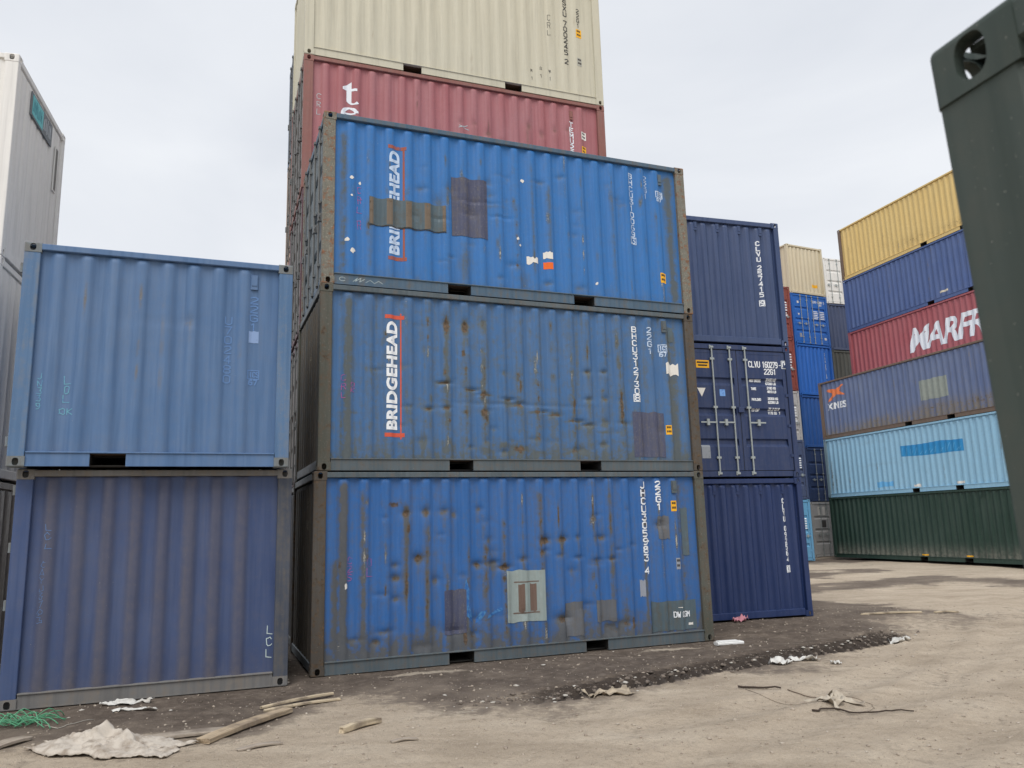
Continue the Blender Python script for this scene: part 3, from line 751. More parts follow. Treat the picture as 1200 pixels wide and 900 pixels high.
# top box
dA2 = [(2.3, 1.51, .30, .02, .016), (2.7, 1.30, .18, .02, .014), (1.9, 1.66, .12, .10, .010), (1.7, 1.45, .10, .12, .012), (2.2, 1.3, .12, .07, .018)]
dA2 += [(rng.uniform(1.3, 5.2), rng.uniform(.4, 2.2), rng.uniform(.03, .12), rng.uniform(.018, .06), rng.uniform(.003, .014)) for _ in range(26)]
dA2 += [(rk(k) + rng.uniform(-.06, .06), rng.uniform(.28, .6), rng.uniform(.04, .12), rng.uniform(.025, .06), rng.uniform(.008, .018)) for k in (8, 9, 11, 13)]
wA2 = make_wear(21, 55, .75, .30, .45, spots=[(2.1, .5, .10, .25, .35, .4), (3.05, .35, .08, .15, .4, .4), (2.45, 1.47, .35, .03, .35, .3)],
                lines=[(5.777, .05, .2, 2.4, .10, .75), (rk(1), .03, .3, 1.0, .30, .2), (rk(9), .03, .5, 1.5, .42, .2), (.30, .05, .2, 2.3, .08, .4), (rk(10), .025, .4, 2.2, .22, .3), (rk(11), .03, .7, 1.9, .30, .3), (rk(15), .025, .3, 2.0, .22, .3)])
A2 = container('bright blue container with patched fading white lettering, top of its stack of three', (-2.591, 10.432, 2 * H_), 21.6, blueA2, fr_patch, left='door', rods=DULLROD, rows=105, dents=dA2, wear=wA2,
               vents=[(5.575, 2.32)], group='stack of three blue containers', rail=rail_blue, doorwall=paint('grimy_grey_door', (.15, .19, .21, 1), rust=.18, dirt=.5, seed=12.1))
bh, bw = font_polys('BRIDGEHEAD', .045, 0, 1.05)
def bridge(u_base, cap, z_a, z_b):  # letters read upwards, feet towards +u
    return [[(u_base - p[1] * cap, z_a + p[0] / bw * (z_b - z_a)) for p in t] for t in bh]
mark(A2, A2.front, bridge(1.115, .165, .53, 2.13), LETTER2, 'painted_lettering')
mark(A2, A2.front, rect(.935, .44, 1.21, .495) + rect(.935, 2.16, 1.21, 2.215) + rect(1.16, .495, 1.185, 2.16), ORANGE2, 'painted_bars', .0026)
mark(A2, A2.front, rect(.66, .95, 1.81, 1.37, .012), PATCH_OL, 'repair_plate', .0065)
RIDGERUST = paint('rusted_ridge', (.15, .11, .075, 1), rust=.36, dirt=.4, seed=8.8)
for k in (2, 3, 4): mark(A2, A2.front, rect(rk(k) - .045, .96, rk(k) + .045, 1.36, .01, 2), RIDGERUST, 'rusted_ridge', .0085)
mark(A2, A2.front, rect(.665, .955, .72, 1.36, .01, 2), RIDGERUST, 'rusted_ridge', .0085); mark(A2, A2.front, rect(1.76, .955, 1.805, 1.36, .01, 2), RIDGERUST, 'rusted_ridge', .0085)
mark(A2, A2.front, rect(.66, .935, 1.81, .952, .006, 14), INK, 'open_seam', .0075)
mark(A2, A2.front, rect(1.91, .92, 2.48, 1.86, .010), PATCH_PU, 'repair_plate', .0065)
idcode(A2, A2.front, 5.02, 2.36, 1.25, 'BHCU3100693', WORNWHITE, .07, .017, boxed=[10])
idcode(A2, A2.front, 5.30, 2.35, .42, '22G1', WORNWHITE, .06, .011)
logo_box(A2, A2.front, 5.48, 2.10, .15, .17, WORNWHITE)
sticker(A2, A2.front, 5.475, .50, 5.60, .67, YEL, INK)
sticker(A2, A2.front, 3.39, .71, 3.54, .82, STICKW, None, jit=.012)
sticker(A2, A2.front, 3.39, .54, 3.54, .65, ORSTICK)
sticker(A2, A2.front, 3.11, .60, 3.29, .70, STICKW, None, jit=.025)
for u, z, a in ((.41, 1.62, .028), (.53, 1.56, .02), (.41, 1.35, .016), (.35, .68, .03), (.43, .52, .035), (3.08, 1.96, .03), (2.96, .98, .022), (3.0, .88, .018), (4.3, .38, .02)):
    mark(A2, A2.front, blob(u, z, a, a * 1.1), STICKW, 'sticker_remnant')
mark(A2, A2.front, strokes('CRL', .50, 1.50,   .05, .10, .007, .05, True, jit=.010), PINK, 'marker_scrawl'); mark(A2, A2.front, strokes('R', .50, .98, .05, .12, .007, .05, True, jit=.010), PINK, 'marker_scrawl')
mb = MB()
f = A2.front
for pl in ell(.29, .085, .045, .03, 20, 330, .006, .006, 12) + ribbon([(.44, .06), (.50, .115), (.47, .065), (.55, .12), (.53, .06), (.60, .105)], .006) + ribbon([(.62, .06), (.68, .10), (.74, .055), (.80, .095), (.86, .06)], .005): mb.poly([(p[0], .0155, p[1]) for p in pl])
link('chalk_scrawl', mb, CHALK, A2.root)

# middle box
ENDM = paint('grimy_end_paint', (.085, .10, .11, 1), rust=.26, dirt=.6, chips=.12, seed=37.1)
dA1 = [(rk(5 + k) + (.10 if k % 2 else -.02), 1.27 - .072 * k + rng.uniform(-.02, .02), .105, rng.uniform(.014, .026), rng.uniform(.018, .034)) for k in range(9)]
dA1 += [(2.9, .98, 1.0, .022, .010)]
CREASE = [(rk(5 + k) + rng.uniform(-.1, .1), 1.25 - .072 * k + rng.uniform(-.03, .02), rng.uniform(.05, .13), rng.uniform(.012, .03), rng.uniform(.3, .55), .8) for k in range(10)] + [(rk(k), .88 + rng.uniform(-.05, .05), .05, .025, .5, .8) for k in (4, 5, 6, 7)] + [(rk(k), .3 + rng.uniform(-.04, .1), .1, .04, .35, .8) for k in (7, 8, 9, 10, 12)]
dA1 += [(rk(k) + rng.uniform(-.05, .05), .90 + rng.uniform(-.06, .05), rng.uniform(.05, .10), rng.uniform(.018, .035), rng.uniform(.012, .026)) for k in (3, 4, 5, 7)]
dA1 += [(rk(k), 2.14, .06, .12, .034) for k in (5, 6)] + [(rk(7), 2.2, .05, .10, .02), (rk(13), 1.1, .07, .03, .028), (rk(14), 1.12, .06, .04, .02), (rk(13), 1.53, .06, .03, .03), (rk(14), 1.54, .06, .03, .03), (rk(15), 1.1, .05, .04, .015), (rk(14), .75, .08, .07, .02)]
dA1 += [(rk(k) + rng.uniform(-.08, .08), .33 + rng.uniform(-.08, .12), rng.uniform(.04, .12), rng.uniform(.02, .06), rng.uniform(.006, .024)) for k in (4, 6, 7, 8, 9, 11, 12, 14)]
dA1 += [(rng.uniform(.6, 5.6), rng.uniform(.4, 2.2), rng.uniform(.03, .12), rng.uniform(.018, .05), rng.uniform(.003, .013)) for _ in range(22)]
wA1 = make_wear(33, 75, .95, .8, .55, base_dirt=.10, spots=CREASE + [(rk(6), 2.08, .05, .12, .40, .4), (rk(5), 2.08, .04, .10, .35, .4), (.45, .8, .13, .012, .35, .4), (.31, .55, .012, .25, .3, .4), (rk(15), .95, .04, .14, .4, .4), (2.9, .28, .12, .1, .4, .6), (rk(18) + .12, 2.2, .05, .12, .15, .9), (1.85, .3, .08, .12, .25, .5)],
                lines=[(rk(0), .04, .2, 2.4, .10, .55), (rk(6), .025, .4, 1.6, .40, .35), (rk(7), .025, .4, 1.7, .45, .35), (rk(5), .025, .4, 2.1, .18, .3), (rk(10), .03, .4, 1.5, .45, .4), (rk(9), .025, .6, 1.5, .3, .3), (rk(15), .03, .3, 1.3, .30, .3), (rk(12), .03, .3, 1.6, .22, .4), (rk(18) + .1, .05, .2, 2.3, .02, .45)])
A1 = container('dull blue container with crisp white vertical lettering between red bars, middle of its stack', (-2.594, 10.392, H_), 22.0, blueA1, fr_olive, rows=105, dents=dA1, wear=wA1,
               vents=[(5.485, 2.34)], group='stack of three blue containers', rail=rail_olive, post_r=fr_rust, end_mat=ENDM, endwear=make_wear(5, 10, .5, .5, 1.0, base_dirt=.5))
mark(A1, A1.front, bridge(1.09, .165, .57, 2.11), LETTER, 'painted_lettering')
mark(A1, A1.front, rect(.905, .47, 1.185, .525) + rect(.905, 2.15, 1.185, 2.205) + rect(1.13, .44, 1.148, 2.24), ORANGE, 'painted_bars', .0026)
idcode(A1, A1.front, 4.93, 2.30, 1.22, 'BHCU3127308', WHITE, .072, .016, boxed=[10])
idcode(A1, A1.front, 5.21, 2.31, .46, '22G1', WORNWHITE, .072, .016)
logo_box(A1, A1.front, 5.39, 2.04, .14, .19, WORNWHITE)
mark(A1, A1.front, rect(5.49, 1.55, 5.75, 1.74, .03, 5), STICKW, 'torn_sticker', .0032)
sticker(A1, A1.front, 5.43, .58, 5.53, .73, YEL, INK)
mark(A1, A1.front, rect(4.84, .22, 5.41, .93, .010), PATCH_PU, 'repair_plate', .0055)
mark(A1, A1.front, rect(5.58, 2.10, 5.68, 2.34, .01), PATCH_OL, 'repair_plate', .0055)
mark(A1, A1.front, strokes('CRL', .31, 1.31, .055, .08, .009, .04, True, jit=.006) + strokes('OK', .44, 1.21, .05, .06, .009, .02, True, jit=.006), PINK, 'marker_scrawl')

# bottom box
dA0 = [(3.30, 1.60, .08, .05, .034), (3.58, 1.61, .07, .045, .03), (3.82, 1.62, .05, .04, .018), (4.2, 1.61, .09, .04, .022)]
dA0 += [(3.28 + .27 * k + rng.uniform(-.06, .06), 1.43 - .04 * k + rng.uniform(-.03, .03), rng.uniform(.05, .1), rng.uniform(.02, .035), rng.uniform(.012, .026)) for k in range(5)]
dA0 += [(1.24, 2.02, .06, .07, .03), (1.52, 2.04, .06, .06, .03), (1.78, 2.04, .06, .05, .024), (2.3, 2.06, .05, .05, .018), (1.1, 1.33, .06, .04, .02), (1.1, 1.17, .07, .05, .026), (1.1, .9, .06, .04, .018), (1.42, 1.42, .07, .06, .03), (1.66, 1.12, .06, .06, .022), (2.27, 1.3, .08, .04, .03), (2.5, 1.31, .08, .04, .03), (2.66, 1.24, .1, .035, .03), (2.95, 1.34, .08, .04, .02), (5.24, 1.77, .09, .06, .035), (1.92, 2.0, .05, .08, .016)]
dA0 += [(rng.uniform(.6, 5.4), rng.uniform(.25, .62), rng.uniform(.05, .14), rng.uniform(.03, .08), rng.uniform(.006, .026)) for _ in range(14)]
dA0 += [(rng.uniform(.5, 5.6), rng.uniform(.4, 2.2), rng.uniform(.03, .12), rng.uniform(.018, .06), rng.uniform(.003, .013)) for _ in range(22)]
wA0 = make_wear(44, 80, .9, 1.25, .65, spots=[(3.30, 1.58, .10, .07, .45, .3), (3.58, 1.60, .09, .05, .4, .3), (2.6, 1.25, .18, .03, .35, .3), (1.08, 2.14, .16, .05, .62, .3), (5.24, 1.77, .10, .05, .35, .6), (1.42, 1.42, .06, .05, .4, .4), (2.0, .35, .25, .12, .3, .5), (4.6, .5, .06, .2, .45, .5), (3.3, .75, .07, .2, .25, .5)],
                lines=[(rk(0), .05, .2, 2.4, .12, .8), (.30, .03, .3, 1.4, .28, .6), (rk(1) - .02, .03, .3, 2.3, .05, .5), (rk(3), .035, .9, 2.1, .28, .5), (rk(4), .03, .3, 1.8, .42, .45), (rk(7), .03, .5, 1.6, .42, .4), (rk(8), .03, .3, 1.9, .40, .45), (rk(6), .03, .4, 1.1, .2, .3), (rk(10), .035, .4, 2.3, .40, .35), (rk(9), .02, .6, 2.1, .22, .3), (rk(14), .03, .4, 2.3, .12, .4), (rk(16), .02, .3, 2.3, .1, .3), (rk(18) + .16, .07, .2, 2.4, .08, .65)])
A0 = container('battered blue container with a pale square repair plate, standing on the mud', (-2.634, 10.369, 0.0), 21.52, blueA0, fr_rust, rows=105, dents=dA0, wear=wA0,
               vents=[(5.50, 2.345)], group='stack of three blue containers', rail=rail_olive, post_r=fr_olive, end_mat=ENDM, endwear=make_wear(6, 10, .5, .5, 1.0, base_dirt=.6))
idcode(A0, A0.front, 4.95, 2.42, 1.40, 'JHCU305983 4', WHITE, .078, .02)
idcode(A0, A0.front, 5.22, 2.43, .46, '22G1', WHITE, .085, .02)
mark(A0, A0.front, rect(2.68, .48, 3.27, 1.19, .012), PATCH_GR, 'repair_plate', .0065)
PRUST = paint('rust_stain_strip', (.16, .10, .075, 1), rust=.30, dirt=.3, seed=13.1)
mark(A0, A0.front, rect(2.86, .62, 2.95, 1.0, .01, 3) + rect(3.04, .62, 3.14, 1.0, .01, 3) + rect(2.80, 1.02, 3.17, 1.035) + rect(2.78, .595, 3.17, .612), PRUST, 'rusted_seam', .0088)
for (u0_, z0_, u1_, z1_, mt) in ((1.77, .39, 2.08, .97, PATCH_PU), (3.58, .23, 3.86, .70, PATCH_DG), (4.07, .40, 4.39, .71, PATCH_DG), (4.99, .19, 5.79, .63, PATCH_OL), (5.18, 1.55, 5.40, 1.90, PATCH_DG), (5.62, 1.30, 5.74, 2.02, PATCH_OL)):
    mark(A0, A0.front, rect(u0_, z0_, u1_, z1_, .014), mt, 'repair_plate', .0055)
sticker(A0, A0.front, 5.44, 1.97, 5.535, 2.13, YEL, INK)
GREYST = decal('grey_sticker', srgb(150, 155, 165), .3, 13, srgb(80, 95, 120))
sticker(A0, A0.front, 5.465, 1.09, 5.545, 1.26, GREYST, INK); sticker(A0, A0.front, 4.83, .72, 4.905, .96, GREYST, None, jit=.012)
mark(A0, A0.front, strokes('DW CGM', 5.39, .46, .038, .075, .013, .012), WHITE, 'stencil_lettering', .010)
mark(A0, A0.front, rect(5.64, .255, 5.72, .29, .006, 3), STICKW, 'sticker_remnant', .010); mark(A0, A0.front, rect(5.45, .52, 5.53, .53, .006, 2), STICKW, 'sticker_remnant', .010)
mark(A0, A0.front, blob(.44, 1.09, .018, .04), STICKW, 'sticker_remnant')
mark(A0, A0.front, blob(4.99, 1.53, .035, .02) + blob(4.97, 1.42, .03, .025), WHITE, 'paint_splash', .0062)
SCR = decal('pale_blue_scrape', srgb(88, 142, 188), .8, 31, srgb(50, 100, 165))
mark(A0, A0.front, [[(2.06, .62), (2.10, .60), (2.13, .95), (2.08, 1.12), (2.05, .95)], [(2.10, .60), (2.18, .52), (2.17, .60), (2.12, .75)]], SCR, 'paint_scrape')
mark(A0, A0.front, [[(2.22, .50), (2.30, .55), (2.38, .68), (2.30, .66), (2.24, .58)], [(2.38, .56), (2.62, .66), (2.60, .70), (2.40, .61)]], SCR, 'paint_scrape')
mark(A0, A0.front, strokes('C2S', .47, 1.46, .05, .08, .008, .03, True, jit=.008) + strokes('OL', .72, 1.44, .06, .1, .008, .03, True, jit=.01), PINK, 'marker_scrawl')

# ------------------------------------------------------------------ the two short boxes on the left
blueC1 = paint('faded_cornflower_paint', (.078, .160, .318, 1), rust=0, dirt=.10, chips=0, seed=14.4, fade=.30, dirtc=(.16, .155, .15, 1))
blueC0 = paint('dusty_navy_paint', (.040, .073, .182, 1), rust=0, dirt=.14, chips=.02, seed=15.4, fade=.2, dirtc=(.112, .102, .112, 1), smoothdirt=True)
frC1 = paint('pale_blue_frame', (.080, .165, .31, 1), rust=.02, dirt=.35, chips=.10, seed=16.1, dirtc=(.2, .2, .19, 1))
castC = paint('grey_casting_paint', (.17, .20, .22, 1), rust=.06, dirt=.5, chips=.1, seed=16.9)
railC0 = paint('grey_dusty_rail', (.17, .165, .16, 1), rust=.03, dirt=.6, chips=.03, seed=17.4, dirtc=(.2, .17, .14, 1))
LC = 2.991
def short(label, x, y, z, yaw, wall, frame, rail, **k):
    ox, oy = at_front(x, y, yaw, -LC); return container(label, (ox, oy, z), yaw, wall, frame, L=LC, rail=rail, ridge0=.36, pitch=.292, group='two short blue containers', **k)
C0 = short('short navy container with dusty brown vertical bands, standing on the mud', -2.779, 9.896, 0, 20.7, blueC0, blueC0, railC0, rows=30, pockets=[],
           wear=make_wear(51, 0, .15, .45, .6, ridge_dirt=.62, chip_amt=.35, base_dirt=.12), dents=[(1.5, 1.0, .3, .2, .006)], post_r=paint('dark_slate_post', (.050, .060, .085, 1), rust=.03, dirt=.4, seed=15.9))
C1 = short('short faded blue container with a single forklift slot, on top of the dusty one', -2.768, 9.688, H_, 21.72, blueC1, frC1, blueC1, rows=40, pockets=[(.81, 1.18)], vents=[(2.525, 2.33)],
           wear=make_wear(52, 8, .2, .15, .4, chip_amt=.3, spots=[(1.45, .08, .1, .06, .3, .5)]), dents=[(1.79, 1.78, .05, .035, .025), (1.55, 1.76, .4, .02, .006), (1.2, 1.3, .3, .3, .008)])
for Cx in (C0, C1):
    for o in [o for o in Cx.root.children if o.name.startswith('corner_casting')]: o.material_slots[0].material = castC if Cx is C1 else railC0
FAINT = decal('faint_worn_paint', srgb(98, 132, 180), .35, 14, srgb(85, 118, 180))
CYAN = decal('pale_green_chalk', srgb(112, 170, 190), .55, 15, srgb(95, 130, 185))
idcode(C1, C1.front, 2.53, 2.14, .46, '22G1', FAINT, .085, .016)
idcode(C1, C1.front, 2.235, 1.86, .86, 'U702480', FAINT, .075, .014)
mark(C1, C1.front, rect(2.475, 1.55, 2.595, 1.70, .004), decal('pale_sticker', srgb(135, 160, 200), .2, 16), 'sticker')
logo_box(C1, C1.front, 2.48, 1.20, .13, .18, FAINT)
for T in (strokes('JN339', .235, 1.06, .04, .065, .008, .02, True, jit=.006), strokes('LOL', .50, 1.03, .055, .08, .009, .03, True, jit=.008), strokes('OK', .47, .66, .05, .06, .009, .03, jit=.006)): mark(C1, C1.front, T, CYAN, 'chalk_scrawl')
mark(C0, C0.front, strokes('LCL', 2.74, .70, .055, .09, .010, .045, True, jit=.006), CHALK, 'chalk_scrawl')
mark(C0, C0.front, strokes('LCL', .33, 1.97, .055, .07, .006, .035, True, jit=.012) + strokes('CAYJ3703', .31, 1.55, .035, .055, .004, .03, True, jit=.012), FAINT, 'chalk_scrawl')
# small bolted lugs on the left end posts
for Cx, zz in ((C1, 2.28), (C1, .28), (C0, 2.35), (C0, 1.72), (C0, 1.1)):
    mb = MB(); mb.box(-.028, .003, .03, .085, zz - .055, zz + .055, .006, 2); link('twist_lug', mb, castC, Cx.root)

# ------------------------------------------------------------------ navy stack showing its ends
navyB2 = paint('slate_navy_paint', (.046, .074, .165, 1), rust=0, dirt=.05, seed=18.1, fade=.10, rough=.42)
navyB = paint('navy_paint', (.017, .036, .118, 1), rust=0, dirt=.05, seed=18.8, fade=.06, rough=.40)
navyB1 = paint('navy_door_paint', (.024, .043, .118, 1), rust=0, dirt=.10, seed=19.3, fade=.08, rough=.42)
def end_on(label, x, y, z, yaw, wall, frame, **k):
    """x,y = right corner of the end that faces the camera; the box runs away from it"""
    return container(label, (x, y, z), yaw + 90, wall, frame, **k)
BR = [.22 + .2475 * k for k in range(9)]
B = []
for k, (lb, mt, ty) in enumerate((('deep navy container with ribbed end, standing on the mud behind the blue stack', navyB, 'wall'),
                                  ('navy container with closed doors, steel locking rods and white data panel', navyB1, 'door'),
                                  ('slate navy container with ribbed end, on the one with closed doors', navyB2, 'wall'))):
    B.append(end_on(lb, 5.5385, 15.334, k * H_, 17.19, mt, mt, left=ty, left_ridges=BR, bars=[.67, 1.06, 1.40], group='navy stack seen end on', rows=8))
for k in (0, 2):
    for u in (.52, 1.015, 1.51, 2.0): vent(B[k], B[k].left, u, 2.37, navyB if k == 0 else navyB2, .075, .17)
idcode(B[2], B[2].left, 1.925, 2.16, 1.36, 'CLVU 257415 9', WHITE, .06, .02, boxed=[12])
idcode(B[0], B[0].left, 2.0, 2.19, 1.38, 'CLVU 092564 0', WHITE, .06, .02, boxed=[12])
b1 = B[1]; f = b1.left
def door_marks(C, f, polys, mat, name='stencil_lettering', off=.004):
    """flat (u,z) polygons laid onto the pressed door panels"""
    zs, ds = [p[0] for p in DOORPROF], [p[1] for p in DOORPROF]; mb = MB()
    for k, pl in enumerate(polys):
        za, zb = min(p[1] for p in pl), max(p[1] for p in pl); e = [za] + [z for z in zs if za < z < zb] + [zb]
        fr = any(abs(sum(p[0] for p in pl) / len(pl) - c) < .04 for c in (W0 / 2 + .043, W0 / 2 - .043, .162, W0 - .162))
        for a, b in zip(e, e[1:]):
            q = clip(clip(pl, 1, a, 1), 1, b, -1)
            if len(q) > 2: mb.poly([f.xyz(p[0], (.024 if fr else float(np.interp(p[1], zs, ds))) - off - .0001 * (k % 10), p[1]) for p in q])
    return link(name, mb, mat, C.root)
def dmark(polys, mat, name='stencil_lettering', d=.004): return door_marks(b1, f, polys, mat, name, d)
dmark(rect(.33, 2.10, .61, 2.25), YEL, 'sticker', .003); dmark(rect(.35, 2.19, .59, 2.222) + rect(.37, 2.135, .57, 2.165), INK, 'sticker_print', .0055)
dmark([[(.41, 1.54), (.50, 1.71), (.32, 1.71)][::-1]], STICKW, 'warning_triangle', .003)
dmark(rect(.80, 1.56, .92, 1.69), decal('pale_blue_sticker', srgb(120, 165, 225), .4, 17, srgb(60, 90, 170)), 'sticker', .003)
dmark(rect(.33, .37, .51, .62), decal('data_plate', srgb(150, 155, 162), .3, 18), 'data_plate', .003)
dmark(strokes('CLVU', 1.49, 2.26, .048, .11, .018, .018), WHITE); dmark(strokes('160279', 1.80, 2.26, .043, .11, .018, .016), WHITE)
dmark(ribbon([(2.175, 2.20), (2.215, 2.20)], .012), WHITE)
T = strokes('0', 2.255, 2.27, .045, .11, .02) + ribbon([(2.235, 2.29), (2.32, 2.29), (2.32, 2.14), (2.235, 2.14), (2.235, 2.29)], .012)
dmark(T, WHITE); dmark(strokes('22G1', 1.83, 2.115, .05, .10, .018, .02), WHITE)
for zz, a, rows_ in ((1.905, 'MAX GROSS', ('30480 KG', '67200 LB')), (1.74, 'TARE', ('2180 KG', '4810 LB')), (1.53, 'PAYLOAD', ('28300 KG', '62390 LB')), (1.325, 'CU CAP', ('33.2 CU M', '1172 CU FT'))):
    dmark(strokes(a, 1.50, zz, .022, .042, .011, .007), WHITE)
    for j, t in enumerate(rows_): dmark(strokes(t, 1.86, zz + .02 - .072 * j, .022, .042, .011, .008), WHITE)
mb = MB(); f.box(mb, W0 / 2 - .06, W0 / 2 + .06, -.025, .023, 1.24, 1.35, .01, 'u'); link('lock_box', mb, navyB1, b1.root)

# ------------------------------------------------------------------ tall stack behind the blue one
cream = paint('cream_paint', (.56, .53, .415, 1), rust=0, dirt=.10, seed=20.2, fade=.10, dirtc=(.42, .38, .29, 1))
redF = paint('faded_red_paint', (.37, .125, .135, 1), rust=0, dirt=.10, seed=21.2, fade=.32, dirtc=(.20, .10, .09, 1))
redfr = paint('rusty_red_frame', (.26, .10, .08, 1), rust=.18, dirt=.3, chips=.12, seed=21.8, chipc=(.42, .34, .28, 1))
maroon = paint('maroon_paint', (.105, .035, .048, 1), rust=.03, dirt=.2, seed=22.3)
dark0 = paint('dark_grey_paint', (.06, .062, .07, 1), rust=.1, dirt=.4, seed=22.9)
greydoor = paint('chalky_grey_door', (.26, .22, .20, 1), rust=.16, dirt=.45, seed=23.1)
FX, FY, FYAW = -3.599, 12.953, 20.57
Fs = []
for k, (lb, mt, fr, kw) in enumerate((('dark grey container at the foot of the tall stack, in the gap', dark0, dark0, {}),
        ('maroon container second from the ground in the tall stack behind the blue one', maroon, maroon, {'left': 'door', 'rods': DULLROD, 'doorwall': greydoor}),
        ('maroon container under the faded red one in the tall stack', maroon, maroon, {'left': 'door', 'rods': DULLROD, 'doorwall': greydoor}),
        ('faded red container with white letters, behind and above the blue stack', redF, redfr, {'left': 'door', 'rods': DULLROD, 'doorwall': greydoor, 'rows': 40, 'vents': [(5.295, 2.27)],
            'dents': [(rk(9), 1.75, .06, .03, .012), (rk(10), 1.75, .06, .04, .014), (rk(11), 1.6, .06, .05, .03), (rk(14), 1.9, .05, .08, .02), (rk(15), 1.75, .06, .05, .02), (rk(16), 1.9, .05, .06, .02), (rk(17), 1.95, .05, .06, .02), (rk(12), 1.45, .1, .05, .015), (rk(14), 1.4, .1, .05, .015)],
            'wear': make_wear(61, 14, .3, .1, .3, chip_amt=.35)}),
        ('cream container at the top of the tall stack, on the faded red one', cream, cream, {'depth': .022, 'rows': 20, 'wear': make_wear(62, 12, .12, .1, .3, chip_amt=.0)}))):
    sx, sy = at_front(FX, FY, FYAW, .05 if k == 1 else (.02 if k == 2 else 0))
    Fs.append(container(lb, (sx, sy, -.02 + k * H_), FYAW, mt, fr, group='tall stack behind the blue one', **kw))
F3, F4 = Fs[3], Fs[4]
# serif letters t e x stacked downwards
te = rect(.775, 1.80, .865, 2.12) + [[(.775, 2.12), (.865, 2.12), (.865, 2.20)]] + rect(.70, 2.015, .775, 2.065) + rect(.865, 2.015, .965, 2.065) + [[(.700, 2.065), (.775, 2.065), (.775, 2.12)]]
te += ell(.905, 1.83, .13, .09, 180, 318, .025, .07, 12)
te += ell(.835, 1.53, .165, .16, 20, 330, .035, .075, 26) + rect(.745, 1.545, .935, 1.575) + [[(.915, 1.575), (.995, 1.575), (.985, 1.62), (.93, 1.62)]]
te += [[(.67, 1.02), (.79, 1.02), (.99, 1.30), (.87, 1.30)], [(.67, 1.30), (.80, 1.30), (1.0, 1.02), (.87, 1.02)]]
for part in (te[:17], te[17:45], te[45:]): mark(F3, F3.front, part, WHITE, 'painted_letter')
idcode(F3, F3.front, 5.30, 2.12, 1.35, 'TEMU2223460', WHITE, .08, .022)
sticker(F3, F3.front, 5.51, 1.77, 5.63, 1.94, STICKW, INK); sticker(F3, F3.front, 5.51, 1.46, 5.62, 1.62, YEL, INK)
mark(F3, F3.front, strokes('CRL', .25, 1.86, .06, .10, .008, .05, True, jit=.01), CHALK, 'chalk_scrawl')
mark(F3, F3.front, strokes('X', 2.9, 1.68, .2, .07, .012, 0, jit=.02), CHALK, 'scrape_mark')
idcode(F4, F4.front, 5.25, 2.40, 1.62, 'MSXU 700245 2', BLACKP, .075, .02); idcode(F4, F4.front, 5.55, 2.13, .45, '22G1', BLACKP, .06, .014)
sticker(F4, F4.front, 5.49, 1.47, 5.62, 1.66, YEL, INK); sticker(F4, F4.front, 5.49, .82, 5.60, 1.0, decal('dim_label', srgb(170, 170, 160), .3, 19), INK)
for u, z in ((4.45, .55), (4.65, .62), (4.85, .60)): mark(F4, F4.front, strokes('RZ1', u, z, .03, .06, .008, .02, True, jit=.01), BLACKP, 'faint_stamp')
mark(F4, F4.front, strokes('CRL', 4.85, 1.85, .06, .12, .008, .05, True, jit=.008), BLACKP, 'marker_scrawl')
# next row back, only slivers of it show past the tall stack's edge
pblue = paint('grey_blue_paint', (.14, .20, .30, 1), rust=.05, dirt=.3, seed=24.1)
porange = paint('peach_paint', (.55, .36, .24, 1), rust=.05, dirt=.25, seed=24.7)
for k, (lb, mt) in enumerate((('dark grey container at the foot of the row behind the tall stack', dark0), ('maroon container second up in the row behind the tall stack', maroon), ('faded red container third up in the row behind the tall stack', redF),
                              ('peach container under the grey blue one, behind the tall stack', porange), ('grey blue container peeping out behind the cream and red ones', pblue))):
    sx, sy = at_front(FX, FY, FYAW, .12, 2.68)
    container(lb, (sx, sy, -.02 + k * H_), FYAW, mt, mt, left='door', rods=DULLROD, doorwall=mt, group='row behind the tall stack')

# ------------------------------------------------------------------ white stack at the left edge
white = paint('chalky_white_paint', (.80, .79, .765, 1), rust=0, dirt=.08, seed=25.1, fade=.1, dirtc=(.40, .38, .34, 1), bumpk=.05)
dusty = paint('grey_brown_paint', (.36, .33, .29, 1), rust=.04, dirt=.4, seed=25.9)
wr = dict(ridges=[.33 + .295 * k for k in range(7)], out=.10, slope=.028, depth=.018)
EYAW = 16.263; ex, ey = at_front(-6.639, 9.815, EYAW, -6.058)
Es = []
for k, (lb, mt) in enumerate((('grey brown container at the foot of the white stack', dusty), ('white ribbed container between the grey brown one and the signed one', white), ('white ribbed container with a teal and grey sign near its roof', white))):
    Es.append(container(lb, (ex, ey, (0, 2.591, 5.487)[k]), EYAW, mt, mt, H=HC if k == 0 else 2.892, front_ridges=[.36 + .30 * j for j in range(19)], depth=.02, rightspec=wr, group='white stack'))
E2 = Es[2]; f = E2.right
signm = plain('sign_frame_grey', (.18, .20, .22, 1), .6)
mb = MB(); f.box(mb, .64, 1.68, -.006, .012, 2.34, 2.70, .004, 'u'); sgn = link('sign_board', mb, signm, E2.root)
mb = MB(); mb.poly([f.xyz(*p) for p in ((.67, -.0085, 2.37), (1.20, -.0085, 2.37), (1.20, -.0085, 2.67), (.67, -.0085, 2.67))]); link('sign_panel', mb, decal('teal_print', srgb(115, 200, 205), .35, 20, srgb(70, 150, 165)), sgn)
mb = MB()
for pl in [q for k in range(9) for q in ribbon([(.72 + .05 * k, 2.42 + rng.uniform(0, .04)), (.73 + .05 * k + rng.uniform(-.02, .02), 2.60 + rng.uniform(-.05, .04))], .018)]: mb.poly([f.xyz(p[0], -.0105, p[1]) for p in pl])
link('sign_lettering', mb, decal('dark_teal_print', srgb(60, 130, 150), .2, 21), sgn)
mb = MB()
